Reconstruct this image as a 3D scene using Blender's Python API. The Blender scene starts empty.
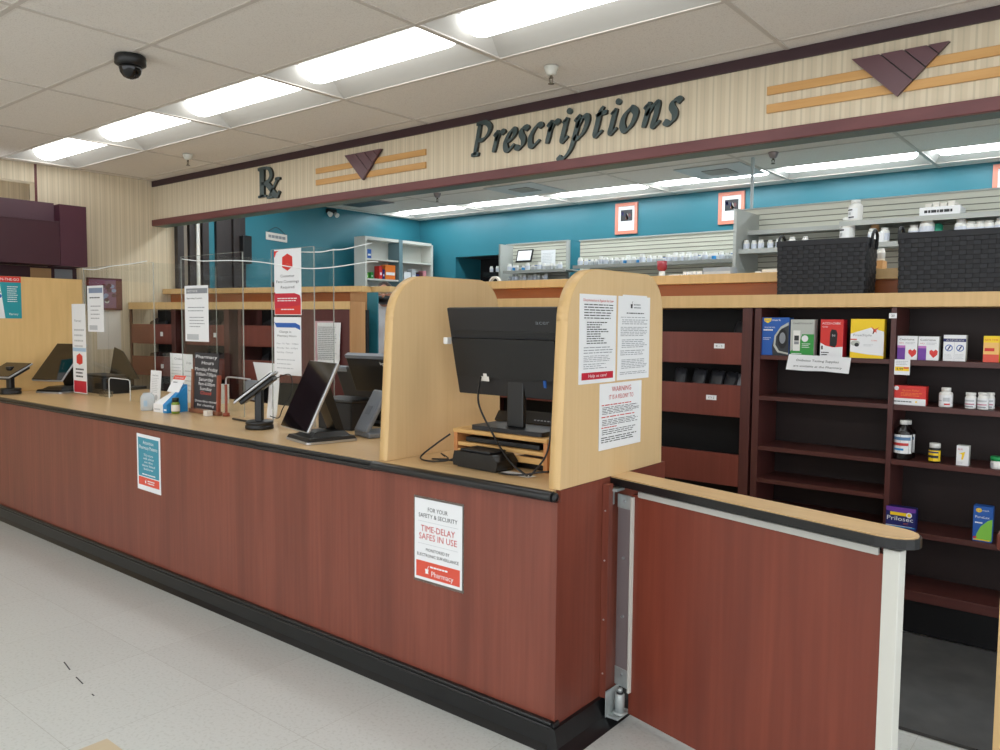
import bpy, bmesh, math, random
from math import radians, sin, cos, pi
from mathutils import Matrix, Vector
random.seed(7)
V = Vector
scene = bpy.context.scene
COL = scene.collection

# ------------------------------------------------------------------ camera
H = 1.6; FPX = 794.73
yaw, pit, rol = radians(38.9587), radians(-3.8154), radians(0.49282)
fw = V((-sin(yaw)*cos(pit), cos(yaw)*cos(pit), sin(pit)))
r0 = V((cos(yaw), sin(yaw), 0)); u0 = r0.cross(fw)
rt = cos(rol)*r0 + sin(rol)*u0; up = -sin(rol)*r0 + cos(rol)*u0
cam = bpy.data.cameras.new('camera'); camo = bpy.data.objects.new('camera', cam)
COL.objects.link(camo); scene.camera = camo
cam.sensor_width = 36; cam.lens = FPX/1000*36; cam.clip_start = .05; cam.clip_end = 100
m = Matrix((rt, up, -fw)).transposed().to_4x4(); m.translation = V((0, 0, H)); camo.matrix_world = m

# surveying helpers: where a sight line meets a real plane of the place
def ray(px, py): return fw*FPX + rt*(px-500) - up*(py-375)
def onz(px, py, z): d = ray(px, py); return d*((z-H)/d.z) + V((0, 0, H))
def ony(px, py, y): d = ray(px, py); return d*(y/d.y) + V((0, 0, H))
def onx(px, py, x): d = ray(px, py); return d*(x/d.x) + V((0, 0, H))

# ------------------------------------------------------------------ materials
def lin(c):
    c = c/255.; return c/12.92 if c <= .04045 else ((c+.055)/1.055)**2.4
def rgb(t): return (lin(t[0]), lin(t[1]), lin(t[2]), 1)
MATS = {}
def mat(name, col, rough=.5, metal=0, spec=.5, emit=0, noise=None, bump=0, coat=0):
    """noise = (colour2, scale xyz, detail, contrast lo, hi)"""
    if name in MATS: return MATS[name]
    m = bpy.data.materials.new(name); m.use_nodes = True; nt = m.node_tree; b = nt.nodes['Principled BSDF']
    b.inputs['Base Color'].default_value = rgb(col); b.inputs['Roughness'].default_value = rough
    b.inputs['Metallic'].default_value = metal; b.inputs['Specular IOR Level'].default_value = spec
    if coat: b.inputs['Coat Weight'].default_value = coat; b.inputs['Coat Roughness'].default_value = .15
    if emit:
        b.inputs['Emission Color'].default_value = rgb(col); b.inputs['Emission Strength'].default_value = emit
    if noise or bump:
        tc = nt.nodes.new('ShaderNodeTexCoord'); mp = nt.nodes.new('ShaderNodeMapping'); ns = nt.nodes.new('ShaderNodeTexNoise')
        nt.links.new(tc.outputs['Object'], mp.inputs['Vector']); nt.links.new(mp.outputs['Vector'], ns.inputs['Vector'])
        ns.inputs['Scale'].default_value = 1
        if noise:
            c2, sc, det, lo, hi = noise
            mp.inputs['Scale'].default_value = sc; ns.inputs['Detail'].default_value = det
            rp = nt.nodes.new('ShaderNodeValToRGB')
            rp.color_ramp.elements[0].position = lo; rp.color_ramp.elements[1].position = hi
            rp.color_ramp.elements[0].color = rgb(col); rp.color_ramp.elements[1].color = rgb(c2)
            nt.links.new(ns.outputs['Fac'], rp.inputs['Fac']); nt.links.new(rp.outputs['Color'], b.inputs['Base Color'])
        if bump:
            bp = nt.nodes.new('ShaderNodeBump'); bp.inputs['Strength'].default_value = bump; bp.inputs['Distance'].default_value = .002
            nt.links.new(ns.outputs['Fac'], bp.inputs['Height']); nt.links.new(bp.outputs['Normal'], b.inputs['Normal'])
    MATS[name] = m; return m

def grain(name, c1, c2, c3, axis='z', rough=.35, sc=55, spec=.5):
    """wood laminate: streaks stretched along an axis plus broad tone drift"""
    if name in MATS: return MATS[name]
    m = mat(name, c1, rough, spec=spec); nt = m.node_tree; b = nt.nodes['Principled BSDF']; N = nt.nodes.new; L = nt.links.new
    tc = N('ShaderNodeTexCoord'); mp = N('ShaderNodeMapping'); n1 = N('ShaderNodeTexNoise'); n2 = N('ShaderNodeTexNoise'); mp2 = N('ShaderNodeMapping')
    s = [sc, sc, sc]; s['xyz'.index(axis)] = sc*.035; mp.inputs['Scale'].default_value = s
    s2 = [9, 9, 9]; s2['xyz'.index(axis)] = .8; mp2.inputs['Scale'].default_value = s2
    L(tc.outputs['Object'], mp.inputs['Vector']); L(mp.outputs['Vector'], n1.inputs['Vector']); L(tc.outputs['Object'], mp2.inputs['Vector']); L(mp2.outputs['Vector'], n2.inputs['Vector'])
    for n in (n1, n2): n.inputs['Scale'].default_value = 1; n.inputs['Detail'].default_value = 4
    r1 = N('ShaderNodeValToRGB'); r1.color_ramp.elements[0].position = .3; r1.color_ramp.elements[1].position = .7
    r1.color_ramp.elements[0].color = rgb(c1); r1.color_ramp.elements[1].color = rgb(c2)
    L(n1.outputs['Fac'], r1.inputs['Fac'])
    mx = N('ShaderNodeMix'); mx.data_type = 'RGBA'; r2 = N('ShaderNodeMapRange'); r2.inputs['From Min'].default_value = .35; r2.inputs['From Max'].default_value = .7
    r2.inputs['To Max'].default_value = .55
    L(n2.outputs['Fac'], r2.inputs['Value']); L(r2.outputs['Result'], mx.inputs[0]); L(r1.outputs['Color'], mx.inputs[6]); mx.inputs[7].default_value = rgb(c3)
    L(mx.outputs[2], b.inputs['Base Color']); return m

def stripes(name, c1, c2, c3, per, rough=.6):
    m = mat(name, c1, rough, spec=.3); nt = m.node_tree; b = nt.nodes['Principled BSDF']; N = nt.nodes.new; L = nt.links.new
    tc = N('ShaderNodeTexCoord'); sp = N('ShaderNodeSeparateXYZ'); ad = N('ShaderNodeMath'); mu = N('ShaderNodeMath'); fr = N('ShaderNodeMath'); rp = N('ShaderNodeValToRGB')
    L(tc.outputs['Object'], sp.inputs[0]); L(sp.outputs[0], ad.inputs[0]); L(sp.outputs[1], ad.inputs[1]); ad.operation = 'ADD'
    mu.operation = 'MULTIPLY'; mu.inputs[1].default_value = 1/per; L(ad.outputs[0], mu.inputs[0]); fr.operation = 'FRACT'; L(mu.outputs[0], fr.inputs[0]); L(fr.outputs[0], rp.inputs[0])
    cr = rp.color_ramp; cr.interpolation = 'CONSTANT'
    cr.elements[0].position = 0; cr.elements[0].color = rgb(c1); cr.elements[1].position = .22; cr.elements[1].color = rgb(c2)
    for p, c in ((.30, c1), (.52, c3), (.74, c2), (.84, c3)):
        e = cr.elements.new(p); e.color = rgb(c)
    L(rp.outputs[0], b.inputs['Base Color']); return m

CHERRY = grain('cherry_laminate', (124, 64, 50), (138, 75, 59), (98, 48, 38), 'z', .36)
CHERRYG = grain('cherry_gate', (122, 56, 40), (134, 66, 48), (98, 42, 32), 'z', .38, sc=40)
CHERRYH = grain('cherry_horizontal', (104, 52, 42), (116, 62, 50), (90, 44, 38), 'x', .42)
SHELFW = grain('dark_cherry_shelf', (88, 46, 40), (76, 38, 34), (68, 34, 31), 'x', .4)
SHELFV = grain('dark_cherry_side', (88, 46, 42), (76, 38, 35), (68, 34, 32), 'z', .4)
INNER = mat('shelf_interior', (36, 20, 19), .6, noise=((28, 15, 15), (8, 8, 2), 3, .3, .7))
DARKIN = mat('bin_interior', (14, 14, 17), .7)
BEIGE = grain('maple_laminate', (222, 190, 142), (215, 182, 133), (226, 196, 150), 'z', .42, sc=70)
BEIGEH = grain('maple_laminate_top', (214, 180, 132), (205, 170, 122), (218, 186, 140), 'x', .3, sc=60)
EDGE = mat('maple_edge', (222, 186, 130), .42, noise=((212, 176, 120), (40, 40, 3), 3, .3, .7))
PARTN = mat('maple_partition', (226, 188, 126), .5, noise=((218, 180, 118), (30, 30, 3), 3, .3, .7))
BLACK = mat('black_rubber', (20, 21, 23), .28, noise=((27, 28, 30), (6, 6, 6), 3, .4, .7))
PLAST = mat('black_plastic', (15, 16, 18), .38)
PLASTD = mat('black_plastic_satin', (25, 26, 29), .5)
SCREEN = mat('dark_screen_glass', (10, 11, 14), .06, spec=.8)
GREYP = mat('grey_plastic', (112, 118, 126), .4)
SILVER = mat('silver_trim', (190, 192, 196), .3, metal=.7)
STEEL = mat('galvanised_steel', (196, 204, 204), .38, metal=.35, noise=((178, 186, 186), (20, 20, 20), 2, .4, .6))
STEELD = mat('brushed_steel', (158, 148, 150), .4, metal=.4)
WHITEM = mat('white_painted_metal', (214, 214, 206), .45)
WHITE = mat('white_plastic', (232, 232, 228), .4)
PAPER = mat('white_paper', (236, 238, 240), .7, spec=.2)
PAPERW = mat('off_white_paper', (226, 222, 214), .7, spec=.2)
INK = mat('black_ink', (48, 50, 54), .6)
GREYINK = mat('grey_ink', (140, 144, 150), .6)
LGREY = mat('pale_grey_ink', (188, 192, 196), .6)
REDINK = mat('red_ink', (200, 58, 56), .55)
REDP = mat('red_print', (214, 50, 44), .45)
CRIM = mat('crimson_print', (198, 36, 58), .45)
ORNG = mat('coral_print', (222, 86, 66), .5)
TEALP = mat('teal_print', (62, 146, 168), .5)
BLUEP = mat('blue_print', (34, 92, 176), .45)
BLUEL = mat('light_blue_print', (40, 140, 205), .45)
NAVY = mat('navy_print', (30, 36, 104), .4)
PURPLE = mat('purple_print', (112, 60, 160), .45)
GREEN = mat('green_print', (52, 150, 66), .45)
LIME = mat('lime_print', (128, 196, 72), .45)
YELLOW = mat('yellow_print', (246, 208, 30), .45)
ORANGE = mat('orange_print', (238, 128, 48), .45)
GREYB = mat('grey_print', (186, 190, 184), .5)
TEAL = mat('teal_paint', (44, 118, 134), .42, noise=((50, 124, 140), (1.2, 1.2, 1.2), 2, .3, .7))
TEALD = mat('teal_trim_paint', (84, 108, 112), .5)
MAROON = mat('maroon_trim', (112, 62, 62), .4, noise=((98, 52, 54), (3, 14, 14), 3, .3, .7))
DMAROON = mat('dark_maroon_trim', (56, 32, 38), .45)
MARL = mat('maroon_laminate', (74, 34, 48), .45)
MARD = mat('deep_maroon_laminate', (62, 24, 36), .45)
PLUM = mat('plum_sign_panel', (84, 56, 66), .45)
OAK = mat('oak_strip', (208, 160, 96), .45, noise=((196, 146, 82), (3, 40, 40), 3, .3, .7))
LETTER = mat('dark_green_letter', (58, 74, 74), .4); LETTERD = mat('letter_side', (34, 38, 34), .5)
PINE = mat('pine_board', (218, 176, 112), .55, noise=((202, 156, 92), (5, 50, 50), 3, .35, .65))
CREAM = mat('cream_metal', (206, 206, 192), .5); CREAMD = mat('cream_groove', (120, 120, 108), .6)
LGM = mat('light_grey_metal', (176, 180, 176), .5)
SALMON = mat('salmon_frame', (224, 140, 118), .45)
COPPER = mat('copper_rod', (150, 74, 52), .35)
WAL = mat('walnut_frame', (142, 92, 66), .5)
CHALK = mat('chalkboard', (52, 50, 54), .7)
BRONZE = mat('dark_bronze', (52, 46, 46), .45); BRZL = mat('bronze_light', (150, 140, 128), .4)
CARD = mat('cardboard', (190, 150, 104), .7)
BAGM = mat('grey_plastic_bag', (56, 58, 64), .35)
WICK = mat('black_wicker', (36, 37, 41), .65); WICKD = mat('black_wicker_dark', (24, 25, 28), .7)
SKIN = mat('skin', (176, 124, 100), .5); HAIR = mat('dark_hair', (52, 36, 28), .6); COAT = mat('white_coat', (222, 226, 232), .75, bump=.4)
TROUS = mat('dark_trousers', (40, 42, 50), .8)
HOUS = mat('troffer_white', (190, 188, 182), .5)
LENS = mat('lit_lens', (250, 253, 255), .5, emit=5.0)
LENSB = mat('lit_lens_pharmacy', (244, 251, 255), .5, emit=11.0)
LENSF = mat('lit_lens_shop', (250, 253, 255), .5, emit=8.0)
SPR = mat('sprinkler_white', (206, 206, 196), .4); BRASS = mat('sprinkler_bronze', (96, 88, 74), .35, metal=.6)
MAT_G = mat('grey_floor_mat', (66, 66, 66), .85, noise=((78, 78, 77), (7, 7, 7), 4, .35, .7))
WALLP = stripes('striped_wallpaper', (208, 194, 168), (199, 187, 161), (216, 203, 178), .092)

def glassy(name, tint, base=.04, edge=.4, rough=.02):
    m = bpy.data.materials.new(name); m.use_nodes = True; nt = m.node_tree; nt.nodes.clear(); N = nt.nodes.new; L = nt.links.new
    o = N('ShaderNodeOutputMaterial'); mx = N('ShaderNodeMixShader'); t = N('ShaderNodeBsdfTransparent'); g = N('ShaderNodeBsdfGlossy'); f = N('ShaderNodeLayerWeight')
    f.inputs[0].default_value = .5; g.inputs['Roughness'].default_value = rough; t.inputs[0].default_value = tint
    pw = N('ShaderNodeMath'); pw.operation = 'POWER'; pw.inputs[1].default_value = 5; L(f.outputs['Facing'], pw.inputs[0])
    mr = N('ShaderNodeMapRange'); mr.inputs['To Min'].default_value = base; mr.inputs['To Max'].default_value = edge; L(pw.outputs[0], mr.inputs['Value'])
    L(mr.outputs[0], mx.inputs[0]); L(t.outputs[0], mx.inputs[1]); L(g.outputs[0], mx.inputs[2]); L(mx.outputs[0], o.inputs[0]); MATS[name] = m; return m
ACRY = glassy('clear_acrylic', (.965, .975, .97, 1), .035, .35)
ACRE = mat('acrylic_edge', (196, 202, 196), .25); ACRE.node_tree.nodes['Principled BSDF'].inputs['Alpha'].default_value = .45
CLEARP = glassy('clear_plastic', (.80, .84, .84, 1), .15, .5, .1)
GLARE_RIM = mat('glare_and_rim_white', (235, 240, 240), .3)  # white of the modelled light reflections and of the guard cutout rim

def floor_mat():
    m = mat('vinyl_floor_tiles', (196, 194, 188), .3, spec=.45); nt = m.node_tree; b = nt.nodes['Principled BSDF']; N = nt.nodes.new; L = nt.links.new
    tc = N('ShaderNodeTexCoord'); br = N('ShaderNodeTexBrick'); br.offset = 0; br.inputs['Scale'].default_value = 1
    br.inputs['Brick Width'].default_value = .61; br.inputs['Row Height'].default_value = .61; br.inputs['Mortar Size'].default_value = .0016; br.inputs['Mortar Smooth'].default_value = .3
    br.inputs['Color1'].default_value = rgb((208, 211, 208)); br.inputs['Color2'].default_value = rgb((203, 206, 203)); br.inputs['Mortar'].default_value = rgb((186, 187, 182))
    L(tc.outputs['Object'], br.inputs['Vector'])
    n1 = N('ShaderNodeTexNoise'); n1.inputs['Scale'].default_value = 70; n1.inputs['Detail'].default_value = 3; L(tc.outputs['Object'], n1.inputs['Vector'])
    r1 = N('ShaderNodeValToRGB'); r1.color_ramp.elements[0].position = .34; r1.color_ramp.elements[0].color = rgb((224, 224, 220)); r1.color_ramp.elements[1].position = .48; r1.color_ramp.elements[1].color = (1, 1, 1, 1)
    L(n1.outputs['Fac'], r1.inputs[0]); mx = N('ShaderNodeMix'); mx.data_type = 'RGBA'; mx.blend_type = 'MULTIPLY'; mx.inputs[0].default_value = .45
    L(br.outputs['Color'], mx.inputs[6]); L(r1.outputs[0], mx.inputs[7]); L(mx.outputs[2], b.inputs['Base Color'])
    n2 = N('ShaderNodeTexNoise'); n2.inputs['Scale'].default_value = 1.7; L(tc.outputs['Object'], n2.inputs['Vector'])
    mr = N('ShaderNodeMapRange'); mr.inputs['To Min'].default_value = .30; mr.inputs['To Max'].default_value = .36; L(n2.outputs['Fac'], mr.inputs['Value']); L(mr.outputs[0], b.inputs['Roughness'])
    return m
FLOOR = floor_mat()
CEIL = mat('acoustic_tile', (232, 227, 220), .9, spec=.1, noise=((214, 208, 200), (170, 170, 170), 2, .52, .72))
TBAR = mat('ceiling_grid_bar', (204, 197, 188), .6)

# ------------------------------------------------------------------ mesh builder
WM = {}
TXT = {}
def text_geo(s):
    if s in TXT: return TXT[s]
    c = bpy.data.curves.new('t', 'FONT'); c.body = s; c.size = 1; c.resolution_u = 2; c.align_x = 'LEFT'; c.offset = 0
    o = bpy.data.objects.new('t', c); COL.objects.link(o)
    dg = bpy.context.evaluated_depsgraph_get(); me = bpy.data.meshes.new_from_object(o.evaluated_get(dg))
    vs = [v.co.copy() for v in me.vertices]; fs = [tuple(p.vertices) for p in me.polygons]
    if vs:
        x0 = min(v.x for v in vs); x1 = max(v.x for v in vs)
        for v in vs: v.x -= x0
        w = x1-x0
    else: w = 0
    bpy.data.objects.remove(o); bpy.data.curves.remove(c); bpy.data.meshes.remove(me)
    TXT[s] = (vs, fs, w); return TXT[s]

class Face:
    def __init__(s, O, X, Y=(0, 0, 1)):
        s.O = V(O); s.X = V(X).normalized(); s.Y = V(Y).normalized(); s.N = s.X.cross(s.Y)
    def p(s, u, v, n=0): return s.O + s.X*u + s.Y*v + s.N*n
    def hit(s, px, py):
        d = ray(px, py); o = V((0, 0, H)); t = (s.O-o).dot(s.N)/d.dot(s.N); q = o+d*t-s.O
        return q.dot(s.X), q.dot(s.Y)
    def sub(s, u, v, n=0): return Face(s.p(u, v, n), s.X, s.Y)

class M:
    def __init__(s, T=None):
        s.v = []; s.f = []; s.mi = []; s.sm = []; s.mats = []; s.cur = 0; s.T = T or Matrix()
    def mat(s, m):
        if m not in s.mats: s.mats.append(m)
        s.cur = s.mats.index(m); return s
    def add(s, vs, fs, smooth=False):
        n = len(s.v); s.v += [s.T @ V(v) for v in vs]
        for f in fs: s.f.append([i+n for i in f]); s.mi.append(s.cur); s.sm.append(smooth)
        return s
    def hexa(s, c):   # 8 corners: bottom 4 ccw, top 4 ccw
        return s.add(c, [(3, 2, 1, 0), (4, 5, 6, 7), (0, 1, 5, 4), (1, 2, 6, 5), (2, 3, 7, 6), (3, 0, 4, 7)])
    def box(s, x0, x1, y0, y1, z0, z1):
        return s.hexa([(x0, y0, z0), (x1, y0, z0), (x1, y1, z0), (x0, y1, z0), (x0, y0, z1), (x1, y0, z1), (x1, y1, z1), (x0, y1, z1)])
    def rbox(s, x0, x1, y0, y1, z0, z1, r=.01, n=4):    # box with rounded vertical corners
        P = []
        for cx, cy, a in ((x1-r, y1-r, 0), (x0+r, y1-r, 90), (x0+r, y0+r, 180), (x1-r, y0+r, 270)):
            for k in range(n+1): t = radians(a+90*k/n); P.append((cx+r*cos(t), cy+r*sin(t)))
        return s.prism([(x, y, z0) for x, y in P], (0, 0, z1-z0))
    def fbox(s, F, u0, v0, u1, v1, n0=0, n1=.01):
        return s.hexa([F.p(u0, v0, n0), F.p(u1, v0, n0), F.p(u1, v0, n1), F.p(u0, v0, n1), F.p(u0, v1, n0), F.p(u1, v1, n0), F.p(u1, v1, n1), F.p(u0, v1, n1)][:8])
    def quad(s, *p): return s.add(p, [tuple(range(len(p)))])
    def frect(s, F, u0, v0, u1, v1, n=.0006): return s.quad(F.p(u0, v0, n), F.p(u1, v0, n), F.p(u1, v1, n), F.p(u0, v1, n))
    def fpoly(s, F, pts, n=.0006): return s.quad(*[F.p(u, v, n) for u, v in pts])
    def fdisc(s, F, u, v, ru, rv=None, n=.0008, k=20):
        rv = rv or ru; return s.quad(*[F.p(u+ru*cos(2*pi*i/k), v+rv*sin(2*pi*i/k), n) for i in range(k)])
    def prism(s, poly, d, smooth=False):
        n = len(poly); d = V(d); P = [V(p) for p in poly]
        s.add([*P, *[p+d for p in P]], [tuple(range(n))[::-1], tuple(range(n, 2*n))])
        return s.add([*P, *[p+d for p in P]], [(i, (i+1) % n, n+(i+1) % n, n+i) for i in range(n)], smooth)
    def lathe(s, prof, c=(0, 0, 0), n=20, axis='z', smooth=True):
        c = V(c); vs = []; fs = []
        for r, z in prof:
            for k in range(n):
                a = 2*pi*k/n; q = (r*cos(a), r*sin(a), z)
                if axis == 'x': q = (q[2], q[0], q[1])
                if axis == 'y': q = (q[1], q[2], q[0])
                vs.append(c+V(q))
        m_ = len(prof)
        for i in range(m_-1):
            for k in range(n): fs.append((i*n+k, i*n+(k+1) % n, (i+1)*n+(k+1) % n, (i+1)*n+k))
        fs.append(tuple(range(n))[::-1]); fs.append(tuple((m_-1)*n+k for k in range(n)))
        return s.add(vs, fs, smooth)
    def cyl(s, a, b, r, n=14, r2=None, smooth=True):
        a, b = V(a), V(b); d = (b-a).normalized(); x = d.orthogonal().normalized(); y = d.cross(x); r2 = r if r2 is None else r2
        vs = [a+(x*cos(2*pi*k/n)+y*sin(2*pi*k/n))*r for k in range(n)]+[b+(x*cos(2*pi*k/n)+y*sin(2*pi*k/n))*r2 for k in range(n)]
        s.add(vs, [tuple(range(n))[::-1], tuple(range(n, 2*n))])
        return s.add(vs, [(k, (k+1) % n, n+(k+1) % n, n+k) for k in range(n)], smooth)
    def tube(s, pts, r, n=8):
        P = smooth_path(pts); vs = []; fs = []; x = None
        for i, p in enumerate(P):
            d = (P[min(i+1, len(P)-1)]-P[max(i-1, 0)]).normalized()
            x = d.orthogonal().normalized() if x is None else (x-d*x.dot(d)).normalized()
            y = d.cross(x)
            vs += [p+(x*cos(2*pi*k/n)+y*sin(2*pi*k/n))*r for k in range(n)]
        for i in range(len(P)-1):
            for k in range(n): fs.append((i*n+k, i*n+(k+1) % n, (i+1)*n+(k+1) % n, (i+1)*n+k))
        fs.append(tuple(range(n))[::-1]); fs.append(tuple((len(P)-1)*n+k for k in range(n)))
        return s.add(vs, fs, True)
    def text(s, F, t, u, v, h, mt, w=None, al='c', n=.0009, sx=1, sh=0):
        """t in frame F with cap height h; w = fit to this width"""
        vs, fs, tw = text_geo(t)
        if not vs: return s
        sc = h/.7; kx = sc*sx
        if w: kx = w/tw
        tw *= kx; o = u-(tw/2 if al == 'c' else tw if al == 'r' else 0); s.mat(mt)
        return s.add([F.p(o+q.x*kx+q.y*sc*sh, v+q.y*sc, n) for q in vs], fs)
    def lines(s, F, u0, u1, v0, v1, k, mt, th=.42, rag=.25, n=.0007, seed=1):
        rd = random.Random(seed); s.mat(mt); dv = (v1-v0)/k
        for i in range(k):
            e = u1-(u1-u0)*rd.random()*rag; x = u0
            while x < e-.002:
                w = min(e-x, (u1-u0)*rd.uniform(.06, .2)); s.frect(F, x, v1-(i+.5+th/2)*dv, x+w, v1-(i+.5-th/2)*dv, n); x += w+(u1-u0)*.025
        return s
    def build(s, name, parent=None, loc=None, bevel=0, seg=2, kind=None, recalc=True):
        me = bpy.data.meshes.new(name); W = Matrix()
        if parent is not None: W = WM[parent]
        if loc is not None: W = Matrix.Translation(V(loc))
        inv = W.inverted(); me.from_pydata([tuple(inv @ q) for q in s.v], [], s.f)
        for q in s.mats: me.materials.append(q)
        me.polygons.foreach_set('material_index', s.mi); me.polygons.foreach_set('use_smooth', s.sm)
        me.validate(); me.update()
        o = bpy.data.objects.new(name, me); COL.objects.link(o); WM[o] = W
        if parent is not None: o.parent = parent; WM[o] = WM[parent]
        elif loc is not None: o.location = loc
        if bevel:
            b = o.modifiers.new('bevel', 'BEVEL'); b.width = bevel; b.segments = seg; b.limit_method = 'ANGLE'; b.angle_limit = radians(40); b.harden_normals = False
        if kind: o['kind'] = kind
        return o

def smooth_path(pts, k=8):
    P = [V(p) for p in pts]
    if len(P) < 3: return P
    out = []
    for i in range(len(P)-1):
        a = P[max(i-1, 0)]; b = P[i]; c = P[i+1]; d = P[min(i+2, len(P)-1)]
        for j in range(k):
            t = j/k; out.append(.5*((2*b)+(c-a)*t+(2*a-5*b+4*c-d)*t*t+(3*b-a-3*c+d)*t**3))
    out.append(P[-1]); return out

def thing(name, label, cat, loc=(0, 0, 0), rz=0, group=None):
    o = bpy.data.objects.new(name, None); COL.objects.link(o); o.location = loc; o.rotation_euler = (0, 0, rz); o.empty_display_size = .1
    o['label'] = label; o['category'] = cat
    if group: o['group'] = group
    WM[o] = Matrix.Translation(V(loc)) @ Matrix.Rotation(rz, 4, 'Z'); return o
def tag(o, label, cat, group=None):
    o['label'] = label; o['category'] = cat
    if group: o['group'] = group
    return o
def part(name, parent, fn, bevel=0, T=None, label=None, **k):
    b = M(T if T is not None else Matrix()); fn(b); o = b.build(name, parent, bevel=bevel, **k)
    if label: o['label'] = label
    return o
def lpart(name, root, fn, bevel=0, **k): return part(name, root, fn, bevel, T=WM[root], **k)
def kids(o): return [c for c in bpy.data.objects if c.parent is o]
def dup(o, loc, rz=None, label=None, group=None, ch=None, scale=None):
    c = o.copy(); COL.objects.link(c); c.location = loc
    if rz is not None: c.rotation_euler = (0, 0, rz)
    if scale: c.scale = scale
    if label: c['label'] = label
    if group: c['group'] = group
    for k_ in (ch if ch is not None else kids(o)):
        q = k_.copy(); COL.objects.link(q); q.parent = c
        for g in kids(k_):
            r = g.copy(); COL.objects.link(r); r.parent = q
    return c
def struct(name, fn, bevel=0):
    b = M(); fn(b); return b.build(name, bevel=bevel, kind='structure')

# ------------------------------------------------------------------ setting
ZC = 2.95; XL = -7.65; YB = 7.72; YH = 4.006; ZT = .986; YF = 2.362
XR = 5.6; YN = -6.0
GX = [-7.54+1.2225*i for i in range(11)]      # ceiling grid across the shop
ROWS = [(2.64, 3.25), (6.91, 7.52), (-.41, .20), (-3.46, -2.85), (4.47, 5.08)]
def floor_(b):
    b.mat(FLOOR).box(XL-.1, XR, YN, YB+.1, -.1, 0); c = onz(107, 738.6, 0)
    b.mat(mat('beige_vinyl_tile', (206, 190, 160), .35)).box(c.x, c.x+.305, c.y-.305, c.y, -.01, .0006); b.mat(INK)
    for p0, p1 in (((64, 662), (70, 670)), ((76, 677), (83, 684)), ((92, 694), (94, 696))):
        a, d = onz(*p0, 0), onz(*p1, 0); n_ = (d-a).cross(V((0, 0, 1))).normalized()*.003; b.quad(a-n_+V((0, 0, .0005)), d-n_+V((0, 0, .0005)), d+n_+V((0, 0, .0005)), a+n_+V((0, 0, .0005)))
struct('floor', floor_)
def f_(b):
    b.mat(mat('vinyl_grey', (198, 196, 190), .5)).box(XL+.01, 3.4, 4.98, YB-.01, .001, .25)
struct('floor_pharmacy_platform', f_)
def ceil(b):
    for (y0, y1) in ((YN, -3.46), (-2.85, -.41), (.20, 2.64), (3.25, 4.47), (5.08, 6.91), (7.52, YB+.1)):
        b.mat(CEIL).box(XL-.1, XR, y0, y1, ZC, ZC+.05)
    for (y0, y1) in ROWS:      # margins beside the light rows
        b.mat(CEIL).box(XL-.1, GX[0], y0, y1, ZC, ZC+.05); b.box(GX[10], XR, y0, y1, ZC, ZC+.05)
    b.mat(TBAR)
    for x in GX:
        for (y0, y1) in ((YN, YH), (YH+.13, YB)):
            b.box(x-.012, x+.012, y0, y1, ZC-.004, ZC+.001)
    y = 3.86
    ys = [3.86-.61*i for i in range(16)]+[3.86+.61*i for i in range(1, 7)]
    for y in ys:
        near = any(abs(y-a) < .05 or abs(y-c) < .05 for a, c in ROWS)
        b.box(XL, XR, y-.012, y+.012, ZC-.0035, ZC+.001)
struct('ceiling', ceil)

def wall_left(b):
    # wallpapered side wall of the shop with a soffit recess, then the teal pharmacy wall
    b.mat(WALLP).box(XL-.12, XL, 2.93, 4.3, 0, ZC)
    b.box(XL-.12, XL, YN, 2.93, 2.79, ZC)
    b.box(XL-.12, XL, YN, 2.93, 0, 2.2)
    b.box(XL-.9, XL-.8, YN, 3.3, 2.0, ZC).box(XL-.8, XL-.121, 3.2, 3.3, 2.0, ZC); b.mat(PLUM).box(XL-.8, XL-.121, 3.185, 3.199, 2.60, ZC-.1).mat(DMAROON).box(XL-.8, XL-.121, 3.17, 3.199, 2.57, 2.60)
    b.mat(TEAL).box(XL-.12, XL, 4.3, YB+.1, 0, ZC)
    b.mat(MAROON).box(XL-.001, XL+.006, 2.925, 2.945, 2.55, ZC)
struct('wall_left', wall_left)
struct('wall_soffit_recess', lambda b: b.mat(CEIL).box(XL-.9, XL-.121, YN, 3.3, ZC, ZC+.04))
def wall_back(b):
    x0, x1, zt = -7.0, -5.62, 2.435
    b.mat(TEAL).box(XL-.1, x0, YB, YB+.1, 0, ZC); b.box(x1, 3.4, YB, YB+.1, 0, ZC); b.box(x0, x1, YB, YB+.1, zt, ZC)
    b.box(x0-.02, x0, YB+.101, YB+.5, 0, zt)
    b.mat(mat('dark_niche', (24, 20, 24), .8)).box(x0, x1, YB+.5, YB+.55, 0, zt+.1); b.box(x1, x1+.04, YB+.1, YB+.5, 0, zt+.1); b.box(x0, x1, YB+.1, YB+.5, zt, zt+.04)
struct('wall_back', wall_back)
struct('wall_pharmacy_right', lambda b: b.mat(TEAL).box(3.4, 3.5, YH+.13, YB+.1, 0, ZC))
def header(b):
    b.mat(WALLP).box(XL, XR, YH, YH+.10, 2.515, ZC-.001)
    b.mat(TEALD).box(XL, XR, YH+.10, YH+.13, 2.515, ZC-.001); b.box(XL, XR, YH+.012, YH+.13, 2.511, 2.516)
struct('wall_header', header)
struct('trim_header_top', lambda b: b.mat(DMAROON).box(XL, XR, YH-.016, YH-.001, 2.893, ZC-.001), bevel=.003)
struct('trim_header_bottom', lambda b: b.mat(MAROON).box(XL, XR, YH-.022, YH+.012, 2.512, 2.572), bevel=.004)

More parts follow.
